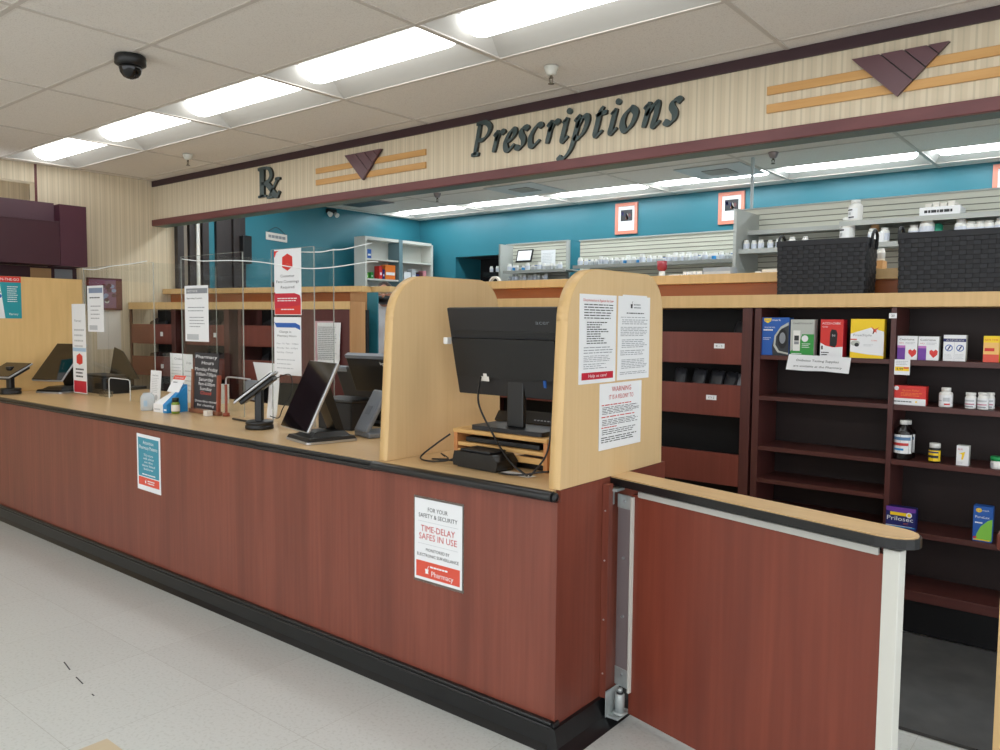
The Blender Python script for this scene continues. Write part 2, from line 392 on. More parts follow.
# ceiling lights
def make_troffer(lens):
    t = thing('ceiling_light', 'recessed fluorescent ceiling light', 'ceiling light', (0, 0, ZC))
    def hs(b):
        b.mat(HOUS); L, W, hh = .607, .30, .085; li, wi = .50, .125
        o = [(-L, -W, .002), (L, -W, .002), (L, W, .002), (-L, W, .002)]; i = [(-li-.03, -wi, hh), (li+.03, -wi, hh), (li+.03, wi, hh), (-li-.03, wi, hh)]
        b.add(o+i, [(0, 1, 5, 4), (1, 2, 6, 5), (2, 3, 7, 6), (3, 0, 4, 7), (4, 5, 6, 7)])
        b.box(-L, L, -W, W, hh+.002, hh+.012)
        b.mat(TBAR); b.box(-L, -L+.012, -W, W, -.003, .003); b.box(L-.012, L, -W, W, -.003, .003)
    lpart('housing', t, hs)
    def ln(b):
        b.mat(lens); n = 12; vs = []; fs = []
        secs = [(-.53, .75), (-.515, .93), (-.49, 1), (.49, 1), (.515, .93), (.53, .75)]
        for x, k in secs:
            for j in range(n+1):
                a = pi*j/n; vs.append((x, -.106*k*cos(a), .083-.078*k*sin(a)))
        for i in range(len(secs)-1):
            for j in range(n): fs.append((i*(n+1)+j, i*(n+1)+j+1, (i+1)*(n+1)+j+1, (i+1)*(n+1)+j))
        fs.append(tuple(range(n+1))); fs.append(tuple((len(secs)-1)*(n+1)+j for j in range(n+1))[::-1])
        b.add(vs, fs, True)
    lpart('lens', t, ln)
    return t
def rowlights(lens, row, idx, labels, group):
    y = sum(ROWS[row])/2; first = None
    for j, i in enumerate(idx):
        x = (GX[i]+GX[i+1])/2
        if first is None:
            first = make_troffer(lens); first.location = (x, y, ZC); o = first; ch = kids(first)
        else: o = dup(first, (x, y, ZC), ch=ch)
        o['label'] = labels[min(j, len(labels)-1)]; o['group'] = group
    return first
rowlights(LENS, 0, range(0, 10), ['glowing shop ceiling light in the corner by the wallpapered side wall', 'glowing shop ceiling light, second out from the wallpapered side wall', 'glowing shop ceiling light above the dome camera and R x letters', 'glowing shop ceiling light above the small plum triangle on the header', 'glowing shop ceiling light, largest of the row, above the big word on the header', 'glowing shop ceiling light past the end of the visible row'], 'fluorescent lights over the counter')
rowlights(LENSB, 1, range(0, 8), ['pharmacy ceiling light in the teal corner over the white wall shelf', 'pharmacy ceiling light above the dark opening in the teal wall', 'pharmacy ceiling light just above the lone framed photo', 'pharmacy ceiling light between the two salmon framed photos', 'pharmacy ceiling light over the big white jar', 'pharmacy ceiling light over the third salmon frame', 'pharmacy ceiling light hidden past the header end'], 'fluorescent lights inside the pharmacy')
rowlights(LENSF, 2, range(0, 10), ['shop ceiling light overhead of the aisle'], 'fluorescent lights over the shop aisle')
rowlights(LENSF, 3, range(0, 10), ['shop ceiling light far behind over the shop aisle'], 'fluorescent lights further back in the shop')

rowlights(LENSB, 4, range(0, 8), ['pharmacy ceiling light just behind the header'], 'fluorescent lights behind the header')

# dome camera, sprinklers, vents, lamp
t = thing('security_camera', 'black dome security camera on the beige ceiling tiles', 'camera', (-4.12, 2.05, ZC-.004))
lpart('mounting_ring', t, lambda b: b.mat(PLAST).lathe([(.073, 0), (.076, -.01), (.076, -.042), (.06, -.052)], n=28))
lpart('dome', t, lambda b: b.mat(mat('smoked_dome', (8, 8, 10), .08)).lathe([(.056, -.046), (.056, -.062), (.05, -.085), (.035, -.104), (.015, -.113), (.001, -.115)], n=28))
def spr(x, y, label, z=ZC-.004, dark=False):
    t = thing('fire_sprinkler', label, 'sprinkler', (x, y, z), 0)
    lpart('escutcheon', t, lambda b: b.mat(SPR if not dark else STEELD).lathe([(.04, 0), (.04, -.004), (.03, -.03), (.024, -.042), (.012, -.046)], n=20))
    lpart('sprinkler_head', t, lambda b: (b.mat(BRASS).lathe([(.008, -.04), (.008, -.06)], n=10), b.cyl((-.012, 0, -.055), (-.006, 0, -.085), .003, 6), b.cyl((.012, 0, -.055), (.006, 0, -.085), .003, 6), b.lathe([(.016, -.086), (.017, -.089)], n=12)))
spr(-2.5, 3.50, 'white ceiling sprinkler over the big header lettering')
spr(-6.15, 3.52, 'small white ceiling sprinkler over the R x letters')
spr(-5.86, 6.17, 'dark sprinkler inside the pharmacy near the teal corner', dark=True)
spr(-2.33, 6.27, 'dark sprinkler inside the pharmacy beside the steel pole', dark=True)
def vent(x, y, label, dark=False):
    t = thing('ceiling_vent', label, 'vent', (x, y, ZC-.004))
    lpart('frame', t, lambda b: b.mat(mat('vent_blue_grey', (196, 200, 200), .5) if not dark else STEELD).box(-.3, .3, -.3, .3, -.006, 0))
    def g(b):
        b.mat(INK).box(-.12, .12, -.12, .12, -.009, -.0055)
        for i in range(7): b.mat(LGM).box(-.12, .12, -.115+i*.034, -.103+i*.034, -.014, -.008)
    lpart('grille', t, g)
vent(-4.95, 6.5, 'square ceiling vent nearer the teal corner inside the pharmacy')
vent(-2.98, 6.75, 'square ceiling vent beside the pole inside the pharmacy')
t = thing('ceiling_vent', 'dark flat vent panel at the edge of the teal side wall', 'vent', (-7.0, 6.2, ZC-.004))
lpart('frame', t, lambda b: b.mat(STEELD).box(-.3, .3, -.15, .15, -.008, 0)); lpart('grille', t, lambda b: b.mat(BRONZE).box(-.27, .27, -.12, .12, -.011, -.007))
q = onx(330, 207, XL+.02)
t = thing('emergency_light', 'tiny twin lamp emergency light high on teal side wall', 'emergency light', (XL, q.y+.02, 2.89))
lpart('body', t, lambda b: b.mat(PLAST).box(0, .04, -.07, .07, -.01, .04), bevel=.008)
for s_ in (-.05, .05): lpart('lamp', t, lambda b: b.mat(WHITE).cyl((.03, s_, -.01), (.07, s_, -.035), .02, 14, r2=.03))

# ------------------------------------------------------------------ header lettering
NIB = radians(38)
def stroke(b, F, pts, w0, w1, sc, shear, depth, closed=False, nib=NIB, const=False):
    P = smooth_path([V((x, y, 0)) for x, y in pts], 7); n = len(P); L_, R_ = [], []
    for i, p in enumerate(P):
        d = (P[min(i+1, n-1)]-P[max(i-1, 0)])
        if closed and i in (0, n-1): d = P[1]-P[n-2]
        d.normalize(); a = math.atan2(d.y, d.x); w = (w0+(w1-w0)*abs(sin(a-nib)))/2
        if not closed and not const: w *= .75+.25*min(1, min(i, n-1-i)/3)
        nn = V((-d.y, d.x, 0)); L_.append(p+nn*w); R_.append(p-nn*w)
    def W(p, k): return F.p((p.x+p.y*shear)*sc, p.y*sc, k)
    for i in range(n-1):
        q = [L_[i], R_[i], R_[i+1], L_[i+1]]
        b.mat(LETTER).quad(*[W(p, depth) for p in q])
        b.mat(LETTERD).quad(W(L_[i], 0), W(L_[i+1], 0), W(L_[i+1], depth), W(L_[i], depth)); b.quad(W(R_[i+1], 0), W(R_[i], 0), W(R_[i], depth), W(R_[i+1], depth))
    for i in (0, n-1):
        b.quad(W(L_[i], 0), W(R_[i], 0), W(R_[i], depth), W(L_[i], depth))
GL = {
 'P': [[(.22, 1.62), (.2, .8), (.16, .02)], [(-.08, .03), (.18, .05), (.45, .03)], [(-.02, 1.6), (.2, 1.63), (.6, 1.62), (.95, 1.36), (.88, 1.0), (.58, .76), (.26, .76)]],
 'r': [[(0, .82), (.2, 1), (.2, .5), (.14, 0)], [(.18, .55), (.36, .9), (.55, 1.0), (.66, .86)]],
 'e': [[(.12, .42), (.45, .55), (.6, .8), (.48, 1.0), (.24, .85), (.06, .42), (.18, .04), (.4, .02), (.66, .26)]],
 's': [[(.66, .86), (.5, 1.0), (.28, .92), (.26, .7), (.46, .42), (.46, .14), (.24, .0), (.0, .12)]],
 'c': [[(.68, .84), (.56, 1.0), (.32, .92), (.08, .5), (.14, .08), (.36, 0), (.68, .26)]],
 'i': [[(.02, .84), (.2, 1), (.17, .5), (.14, .1), (.24, 0), (.46, .2)]],
 'p': [[(.0, .84), (.22, 1), (.18, .3), (.06, -.4), (-.2, -.78), (-.46, -.86), (-.62, -.72)], [(.2, .5), (.42, .92), (.66, .98), (.76, .7), (.62, .25), (.36, .02), (.14, .1)]],
 't': [[(.34, 1.3), (.2, 1.0), (.16, .5), (.14, .1), (.26, 0), (.5, .2)], [(.0, .9), (.28, .98), (.6, 1.02)]],
 'n': [[(.0, .82), (.2, 1), (.2, .5), (.14, 0)], [(.18, .5), (.44, .9), (.64, 1.0), (.68, .6), (.62, .1), (.72, 0), (.94, .2)]],
}
HF = Face((0, YH, 0), (1, 0, 0))
PRX = [('P', 474, 157), ('r', 493, 155.5), ('e', 505, 152), ('s', 516.5, 150.5), ('c', 529.5, 148), ('r', 546, 145.5), ('i', 561, 144), ('p', 573, 141), ('t', 594, 138), ('i', 609, 135), ('o', 621, 133), ('n', 642, 129), ('s', 665, 125)]
sgn = thing('sign_lettering', 'dark green italic raised lettering reading Prescriptions on the striped header', 'sign', (-2.7, YH, 2.68))
SC = .122
for ch_, px, py in PRX:
    x, z = HF.hit(px, py); F = HF.sub(x, 2.684, .001)
    def lf(b):
        if ch_ == 'o':
            stroke(b, F, [(.42, 1.0), (.14, .72), (.08, .3), (.3, 0), (.6, .25), (.7, .72), (.42, 1.0)], .12, .31, SC, .2, .02, True)
        else:
            for st in GL[ch_]: stroke(b, F, st, .11, .31 if ch_ != 'P' else .28, SC, .2, .02)
        if ch_ == 'i':
            c = F.p((.3+1.35*.2)*SC, 1.38*SC); b.mat(LETTER).cyl(c, c+F.N*.02, .018, 16)
    part('letter', sgn, lf)
rx = thing('sign_lettering', 'dark green raised R x letters on the striped header', 'sign', (-5.7, YH, 2.63))
x, z = HF.hit(258, 199); F = HF.sub(x+.03, 2.628, .001)
def rr(b):
    for st, a, c in (([(.25, 1.6), (.25, .02)], .34, .34), ([(0, .04), (.25, .06), (.52, .04)], .1, .1), ([(0, 1.6), (.3, 1.64), (.7, 1.55), (.85, 1.2), (.72, .9), (.4, .78), (.25, .78)], .12, .24)): stroke(b, F, [(q_[0]*1.5, q_[1]) for q_ in st], a*1.25, c*1.25, .145, 0, .02, const=True, nib=0 if a < c else NIB)
part('letter', rx, rr)
def xx(b):
    for st, a, c in (([(.5, .8), (.8, .45), (1.05, .06), (1.25, -.02), (1.35, .2)], .1, .3), ([(1.25, .9), (.95, .4), (.72, -.02)], .13, .13), ([(.58, -.06), (.75, -.06), (.95, -.06)], .12, .12), ([(1.1, .9), (1.25, .92), (1.4, .9)], .12, .12)): stroke(b, F, [(q_[0]*1.5, q_[1]) for q_ in st], a*1.2, c*1.2, .145, 0, .021, const=True, nib=radians(50))
part('letter', rx, xx)
def motif(x, top, x0, x1, labt, labs, S, long=False):
    t = thing('wall_ornament', labt, 'ornament', (x, YH, 2.73))
    F = HF.sub(x, 0, .012)
    A, B, C_ = V((0, top, 0)), V((.405, top, 0)), V((.2, top-.202, 0))
    cuts = [0, .30, .54, .78, 1.0]
    for i in range(4):
        a, c = cuts[i], cuts[i+1]; g = .012
        # slats run parallel to the left side A-C; cut along A-B and C-B
        p1 = A.lerp(B, a+(g if i else 0)); p2 = A.lerp(B, c-.004); p3 = C_.lerp(B, c-.004); p4 = C_.lerp(B, a+(g if i else 0))
        part('slat', t, lambda b: b.mat(mat('plum_slat', (92, 60, 66), .35)).prism([F.p(p.x, p.y, 0) for p in ((p4, p3, p2, p1) if (p3-p2).length > .01 else (p4, p2, p1))], F.N*.02), bevel=.002)
    part('backing', t, lambda b: b.mat(LETTERD).prism([F.p(p.x, p.y, -.002) for p in (C_, B, A)], F.N*.008))
    for z0, z1, lab in ((2.744, 2.786, 'upper'), (2.655, 2.698, 'lower')):
        o = M().mat(OAK).box(x0, x1, YH-.012, YH-.0005, z0, z1).build('oak_strip', loc=((x0+x1)/2, YH, z0), bevel=.002)
        tag(o, f'{lab} horizontal oak strip behind the {labs}', 'trim')
motif(-4.736, 2.838, -5.106, -3.907, 'small slatted plum triangle between the R x and the big word on the header', 'small triangle near the R x letters', .4)
motif(-1.122, 2.836, -1.527, .2, 'slatted plum triangle at the near end of the header', 'triangle at the near end of the header', .4)

# ------------------------------------------------------------------ service counter
cn = thing('service_counter', 'long cherry laminate pharmacy counter with maple top and black bumper edge', 'counter', (-4.6, YF, 0))
XE = -1.635
part('front_panel', cn, lambda b: b.mat(CHERRY).box(XL+.3, XE, YF, YF+.02, .10, ZT-.0455))
part('end_panel', cn, lambda b: b.mat(CHERRY).box(XE-.02, XE, YF+.0205, 3.2, .10, ZT-.001))
part('worktop', cn, lambda b: b.mat(BEIGEH).box(XL+.3, -2.6085, YF-.012, 3.46, ZT-.03, ZT).box(-2.6075, XE-.022, YF-.012, 3.2, ZT-.03, ZT))
part('inner_panel', cn, lambda b: b.mat(BEIGE).box(XL+.3, -2.61, 3.40, 3.42, .02, ZT-.031).box(-2.61, XE-.02, 3.17, 3.19, .02, ZT-.031))
def bump(b):
    b.mat(BLACK).rbox(XL+.3, -2.611, YF-.022, YF-.0125, ZT-.03, ZT-.001, .004)
    b.mat(BLACK).box(XL+.3, -2.611, YF-.026, YF-.001, ZT-.028, ZT-.006)
    b.mat(PLASTD).box(XL+.3, -2.611, YF-.018, YF-.001, ZT-.048, ZT-.031)
def bump(b):
    b.mat(BLACK).box(XL+.3, -2.611, YF-.016, YF-.0001, ZT-.034, ZT-.004); b.cyl((XL+.3, YF-.016, ZT-.011), (-2.611, YF-.016, ZT-.011), .009, 12); b.cyl((XL+.3, YF-.016, ZT-.030), (-2.611, YF-.016, ZT-.030), .008, 12); b.mat(PLASTD).box(XL+.3, -2.611, YF-.01, YF-.001, ZT-.046, ZT-.035)
part('bumper_edge', cn, bump, label='double ribbed black bumper')
def bump2(b):
    b.mat(BLACK); pts = []
    n = 10; X0, X1 = -2.606, XE-.004
    prof = [(-.002-.03*sin(pi*k/n)*1.0, -.04+.038*(1-cos(pi*k/n))/2*1.05) for k in range(n+1)]
    poly = [(X0, YF-.012+a, ZT+z) for a, z in prof]
    b.prism(poly, (X1-X0, 0, 0), True)
    b.lathe([(.001, -.018), (.012, -.015), (.018, -.006), (.0195, 0)][::-1] if False else [(.0195, 0), (.018, .008), (.012, .014), (.001, .017)], (X1, YF-.016, ZT-.021), 16, 'x')
part('bumper_edge', cn, bump2, label='thick rounded black bumper')
def skirt(b):
    b.mat(BLACK)
    for prof, (a, c) in (([(YF-.0005, .118), (YF-.014, .116), (YF-.014, .1), (YF-.004, .096), (YF-.004, .02), (YF-.03, .0), (YF+.02, 0), (YF+.02, .118)], (XL+.3, XE+.008)),):
        b.prism([(a, y, z) for y, z in prof][::-1], (c-a, 0, 0))
    b.prism([(XE+.0005, YF-.02, .10), (XE+.014, YF-.02, .098), (XE+.03, YF-.02, .03), (XE+.075, YF-.02, 0), (XE-.02, YF-.02, 0), (XE-.02, YF-.02, .10)][::-1], (0, .86, 0))
    b.mat(BLACK).cyl((XL+.3, YF-.014, .113), (XE-.003, YF-.014, .113), .008, 12); b.cyl((XL+.3, YF-.014, .096), (XE-.003, YF-.014, .096), .007, 12)
part('rubber_skirting', cn, skirt)

def divider(x0, x1, label):
    t = thing('counter_divider', label, 'divider', ((x0+x1)/2, 2.76, ZT+.001))
    y0, y1, z1, r = YF+.016, 3.142, 1.802, .2
    pts = [(y0, ZT+.001), (y1+.018, ZT+.001)]; y0 += .036
    for k in range(13): a = radians(90*k/12); pts.append((y1-r*.8+r*.8*cos(a), z1-r*.8+r*.8*sin(a)))
    for k in range(13): a = radians(90+90*k/12); pts.append((y0+r+r*cos(a), z1-r+r*sin(a)))
    b = M(); n = len(pts)
    b.mat(BEIGE).quad(*[(x1, y, z) for y, z in pts]); b.quad(*[(x0, y, z) for y, z in pts][::-1])
    part('panel', t, lambda c: c.mat(BEIGE).prism([(x0+.003, y, z) for y, z in pts], (x1-x0-.003, 0, 0)))
    def eb(c):
        c.mat(EDGE); cy = (y0+y1)/2; cz = (ZT+z1)/2
        for i in range(1, n):
            a, d = pts[i], pts[(i+1) % n]
            g = lambda p, e: (p[0]+(.003*e if p[0] > cy else -.003*e), p[1]+(.003*e if p[1] > cz+.2 else 0))
            A0, D0 = g(a, 1), g(d, 1)
            c.add([(x0, *A0), (x1, *A0), (x1, *D0), (x0, *D0), (x0, *a), (x1, *a), (x1, *d), (x0, *d)], [(0, 1, 2, 3), (0, 3, 7, 4), (1, 5, 6, 2)], True)
    part('edge_band', t, eb)
    return t
divider(-2.603, -2.553, 'rounded maple privacy divider between the monitor bay and the touchscreens')
divider(XE-.05, XE, 'rounded maple privacy divider at the gate end carrying posted notices')
t = thing('counter_divider', 'large plain maple partition at the far end of the counter beside the maroon canopy', 'divider', (-7.3, 2.6, ZT+.001))
part('panel', t, lambda b: b.mat(PARTN).box(-7.33, -7.28, 1.9, 3.14, ZT+.001, 1.938)); part('edge_band', t, lambda b: b.mat(EDGE).box(-7.332, -7.278, 3.14, 3.146, ZT+.001, 1.941).box(-7.332, -7.278, 1.9, 3.14, 1.9385, 1.941))
t['label'] = 'large square cornered maple partition at the far end of the counter'

# ------------------------------------------------------------------ sheets and signs
def sheet(name, F, w, h, label, cat, fn=None, th=.0015, mt=None, group=None, corners=None):
    b = M(); b.mat(mt or PAPER)
    b.fbox(F, 0, 0, w, h, -th, 0)
    if fn: fn(b, F, w, h)
    o = b.build(name, loc=F.p(w/2, 0, 0)); tag(o, label, cat, group); return o
def mortar(b, F, u, v, s, m_):
    b.mat(m_).fpoly(F, [(u-s*.4, v+s*.45), (u-s*.28, v-s*.1), (u-s*.4, v-s*.3), (u+s*.4, v-s*.3), (u+s*.28, v-s*.1), (u+s*.4, v+s*.45)], .0009)
    b.fpoly(F, [(u+s*.05, v+s*.5), (u+s*.35, v+s*1.0), (u+s*.45, v+s*.95), (u+s*.17, v+s*.45)], .0009)
def safe_sign(b, F, w, h):
    b.mat(LGREY); b.frect(F, .02, h*.723, w-.02, h*.727, .0007); b.frect(F, .02, h*.448, w-.02, h*.452, .0007)
    b.text(F, 'FOR YOUR', w/2, h*.855, .0175, INK, w=w*.42); b.text(F, 'SAFETY & SECURITY', w/2, h*.775, .0175, INK, w=w*.82)
    for k in (0,): b.text(F, 'TIME-DELAY', w/2+k, h*.605, .026, REDINK, w=w*.72); b.text(F, 'SAFES IN USE', w/2+k, h*.505, .026, REDINK, w=w*.8)
    b.text(F, 'MONITORED BY', w/2, h*.365, .013, INK, w=w*.5); b.text(F, 'ELECTRONIC SURVEILLANCE', w/2, h*.295, .013, INK, w=w*.88)
    b.mat(ORNG).frect(F, .01, .012, w-.01, h*.235, .0007); mortar(b, F, w*.27, h*.11, .026, PAPER)
    b.lines(F, w*.34, w*.72, h*.16, h*.2, 1, PAPER, .5, 0, .0009); b.text(F, 'Pharmacy', w*.6, h*.07, .022, PAPER, w=w*.46, n=.001)
F = Face((-2.364, YF-.0045, .513), (1, 0, 0)); W_, H_ = .268, .345
o = M(); o.mat(CLEARP).fbox(F, -.008, -.012, W_+.008, H_+.01, -.004, -.002); o.mat(PAPER).fbox(F, 0, 0, W_, H_, -.002, 0); safe_sign(o, F, W_, H_)
tag(o.build('notice', loc=F.p(W_/2, 0, 0)), 'white and red time delay safe notice in a clear holder on the counter front', 'sign')
def att(b, F, w, h):
    b.mat(TEALP).frect(F, .016, h*.25, w-.016, h-.02, .0007); b.mat(ORNG).frect(F, .016, h*.09, w-.016, h*.235, .0007)
    for k in (0,): b.text(F, 'Attention', w/2+k, h*.83, .022, PAPER, w=w*.45, n=.001); b.text(F, 'Pharmacy Patients', w/2+k, h*.74, .022, PAPER, w=w*.78, n=.001)
    for i, (t_, ww) in enumerate((('This store', .4), ('will close', .45), ('on the', .36), ('dates listed', .55), ('below', .4))): b.text(F, t_, w/2, h*(.62-.062*i), .014, PAPER, w=w*ww, n=.001)
    b.lines(F, w*.22, w*.8, h*.27, h*.31, 1, PAPER, .5, 0, .001); mortar(b, F, w*.36, h*.15, .02, PAPER); b.lines(F, w*.45, w*.75, h*.12, h*.2, 2, PAPER, .5, .1, .001)
sheet('notice', Face((-4.765, YF-.003, .562), (1, 0, -.02)), .28, .342, 'white bordered teal and coral patient notice on the counter front', 'sign', att)
SF = Face((XE+.001, 0, 0), (0, 1, 0))
def pap1(b, F, w, h):
    b.text(F, 'Discrimination is Against the Law', w/2, h*.92, .010, REDINK, w=w*.82); b.lines(F, .03, w-.02, h*.72, h*.9, 6, INK, .35, .12, seed=3)
    b.lines(F, .05, w*.8, h*.44, h*.70, 10, INK, .4, .45, seed=4); b.lines(F, .03, w-.02, h*.33, h*.42, 3, GREYINK, .3, .2, seed=5); b.lines(F, .03, w-.02, h*.24, h*.32, 4, GREYINK, .3, .2, seed=6); b.lines(F, .03, w-.03, h*.16, h*.23, 3, GREYINK, .3, .6, seed=16)
    b.mat(CRIM).frect(F, .018, h*.045, w-.018, h*.125, .0007); b.text(F, 'Help us care!', w/2, h*.07, .012, PAPER, w=w*.5, n=.001)
sheet('posted_notice', SF.sub(2.487, 1.368, .001), .264, .340, 'white printed notice with a red bottom bar on the gate end divider', 'sign', pap1)
def pap2(b, F, w, h):
    mortar(b, F, w*.4, h*.88, .022, INK); b.lines(F, w*.47, w*.7, h*.85, h*.92, 2, GREYINK, .4, .1, seed=2); b.lines(F, w*.25, w*.8, h*.79, h*.81, 1, INK, .6, 0, seed=22)
    for k, (a, c, n_) in enumerate(((.74, .76, 1), (.66, .73, 3), (.52, .64, 6), (.38, .49, 5), (.29, .36, 3), (.13, .25, 6), (.06, .1, 2))): b.lines(F, .03 if k % 2 else .02, w-.02, h*a, h*c, n_, GREYINK, .34, .2, seed=30+k)
sheet('posted_notice', SF.sub(2.766, 1.370, .001), .261, .338, 'white printed letter posted beside the red barred notice', 'sign', pap2)
sheet('posted_notice', SF.sub(2.80, 1.5, .0002), .20, .214, 'edge of a white sheet peeking above the posted letter', 'sign', th=.0002)
def pap3(b, F, w, h):
    b.text(F, 'WARNING', w/2, h*.87, .020, REDINK, w=w*.46); b.text(F, 'IT IS A FELONY TO', w/2, h*.755, .018, REDINK, w=w*.58)
    b.lines(F, .015, w*.75, h*.66, h*.69, 1, REDINK, .5, 0, seed=7); b.lines(F, .02, w-.02, h*.53, h*.65, 5, INK, .35, .2, seed=8)
    b.lines(F, .015, w*.85, h*.48, h*.51, 1, REDINK, .5, 0, seed=9); b.lines(F, .02, w-.02, h*.36, h*.46, 4, INK, .35, .2, seed=10)
    b.lines(F, .015, w*.4, h*.32, h*.35, 1, REDINK, .5, 0, seed=11); b.lines(F, .02, w-.02, h*.22, h*.31, 3, INK, .35, .2, seed=12); b.lines(F, .015, w-.02, h*.1, h*.2, 3, INK, .4, .25, seed=13)
sheet('posted_notice', SF.sub(2.635, 1.10, .0022), .33, .262, 'red and black warning notice below the two posted sheets', 'sign', pap3)

# ------------------------------------------------------------------ swing gate
ga = radians(-13.5)
g0 = onz(665, 732, .035)
GF = Face((g0.x, g0.y, 0), (cos(ga), sin(ga), 0))
gu = lambda px, py=560: GF.hit(px, py)[0]
uS, uW, uP, uC, uE = gu(617, 600), gu(630.5, 600), gu(634, 600), gu(881.5, 600), gu(898.5, 600)
gt = thing('swing_gate', 'waist high cherry swing gate with maple top at the counter end', 'gate', GF.O)
part('gate_panel', gt, lambda b: b.mat(CHERRYG).fbox(GF, uP-.02, .03, uC+.005, .925, -.035, 0))
def gtop(b, m_, off, z0, z1):
    P = []; W_ = .068; c_ = .038; L0, L1 = gu(606, 480), 0; tipx = onz(922, 545, .985); L1 = (tipx-GF.O).dot(GF.X)-.042
    for k in range(11): a = radians(-90+180*k/10); P.append((L1-.09+(.09+off)*cos(a), (W_+off)*sin(a)))
    for k in range(9): a = radians(90+180*k/8); P.append((L0+.03+(.03+off)*cos(a), (W_+off)*sin(a)))
    b.mat(m_).prism([GF.p(u, z0, -c_-n) for u, n in P][::-1], (0, 0, z1-z0), False)
part('top_ledge', gt, lambda b: gtop(b, BEIGEH, 0, .98, .987))
part('bumper_edge', gt, lambda b: gtop(b, BLACK, .007, .953, .9825), bevel=.007)
part('end_channel', gt, lambda b: b.mat(WHITEM).fbox(GF, uC, .01, uE, .943, -.036, .004), bevel=.003)
part('brace_bar', gt, lambda b: b.mat(mat('brace_grey', (186, 186, 180), .45)).fbox(GF, gu(640, 490), .920, gu(880, 545), .943, .0005, .012), bevel=.002)
def hst(b):
    b.mat(STEELD).fbox(GF, uS, .14, uW, .86, -.002, .004); b.mat(STEEL).fbox(GF, uS-.001, .86, uW+.001, .915, -.002, .006); b.fbox(GF, uS-.001, .13, uW+.001, .205, -.002, .006)
    b.mat(WHITEM).fbox(GF, uW+.002, .12, uW+.012, .915, -.002, .014)
    for v in (.89, .66, .42, .18): b.mat(SILVER).cyl(GF.p((uS+uW)/2, v, .004), GF.p((uS+uW)/2, v, .011), .006, 10)
part('hinge_plate', gt, hst, bevel=.001)
jb = thing('hinge_bracket', 'galvanised hinge bracket at the foot and head of the counter end post', 'hinge', (XE+.03, 2.78, 0))
part('jamb', jb, lambda b: b.mat(CHERRY).box(XE+.0012, XE+.030, 2.672, 2.704, .10, .965))
part('head_bracket', jb, lambda b: b.mat(STEEL).box(XE+.001, XE+.005, 2.70, 2.76, .87, .945).box(XE+.006, XE+.05, 2.70, 2.76, .935, .945))
def fbk(b):
    b.mat(STEEL).box(XE+.037, XE+.041, 2.66, 2.76, .03, .135).box(XE+.041, XE+.09, 2.67, 2.77, .028, .036); b.lathe([(.019, .012), (.019, .09), (.017, .094)], (XE+.072, 2.715, .025), 18); b.lathe([(.028, .0125), (.028, .02)], (XE+.072, 2.715, .025), 18); b.mat(INK).lathe([(.014, .0945), (.014, .101)], (XE+.072, 2.715, .025), 12); b.mat(STEEL).lathe([(.010, .101), (.010, .115)], (XE+.072, 2.715, .025), 12)
part('foot_bracket', jb, fbk)
part('screw', jb, lambda b: [b.mat(SILVER).cyl((XE+.016, 2.674, z), (XE+.016, 2.669, z), .0035, 8) for z in (.2, .42, .66, .86)])

# floor mat and near right counter
tag(M().mat(MAT_G).rbox(-1.6, 1.2, 3.38, 4.46, .001, .014, .02).build('floor_mat', loc=(-.2, 3.9, 0)), 'dark grey anti fatigue mat on the floor behind the gate', 'mat')
t = thing('service_counter', 'edge of a second maple and cherry counter beyond the open gateway', 'counter', (.1, 3.1, 0))
part('end_panel', t, lambda b: b.mat(EDGE).box(-.312, -.272, 2.9, 3.30, .002, .90)); part('worktop', t, lambda b: b.mat(CHERRYH).box(-.325, .9, 2.85, 3.32, .905, .965), bevel=.012)
t.location = (.1, 3.1, 0)

# ------------------------------------------------------------------ display shelving behind the gate
YS = 4.40
RF = Face((0, YS, 0), (1, 0, 0))
sb = thing('shelving_unit', 'dark cherry shelving behind the gate with a thick maple top', 'shelf', (-1.0, YS+.15, 0))
X0, X1 = -3.75, .6
part('top_board', sb, lambda b: b.mat(EDGE).box(X0, X1, YS-.012, YS+.31, 1.693, 1.764), bevel=.002)
part('plinth', sb, lambda b: b.mat(PLAST).box(X0, X1, YS+.07, YS+.1, .016, .205))
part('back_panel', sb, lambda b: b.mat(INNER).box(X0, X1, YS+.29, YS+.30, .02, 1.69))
for x0_, x1_ in ((-1.783, -1.727), (-1.003, -.978), (.2, .225)):
    part('upright', sb, lambda b: b.mat(SHELFV).box(x0_, x1_, YS+(.001 if x1_ < -1.7 else 0), YS+.288, .02, 1.692), bevel=.001)
part('upright', sb, lambda b: b.mat(SHELFV).box(-1.7115, -1.6745, YS+.0, YS+.28, .02, 1.69))
for z in (1.427, 1.197, .913, .728, .556): part('shelf_board', sb, lambda b: b.mat(SHELFW).box(-1.674, -1.004, YS+.004, YS+.288, z-.024, z), bevel=.001)
for z in (1.427, 1.197, .916, .557): part('shelf_board', sb, lambda b: b.mat(SHELFW).box(-.977, .199, YS+.004, YS+.288, z-.027, z), bevel=.001)
part('base_board', sb, lambda b: b.mat(SHELFW).box(-1.67, .6, YS-.004, YS+.288, .205, .256), bevel=.002)
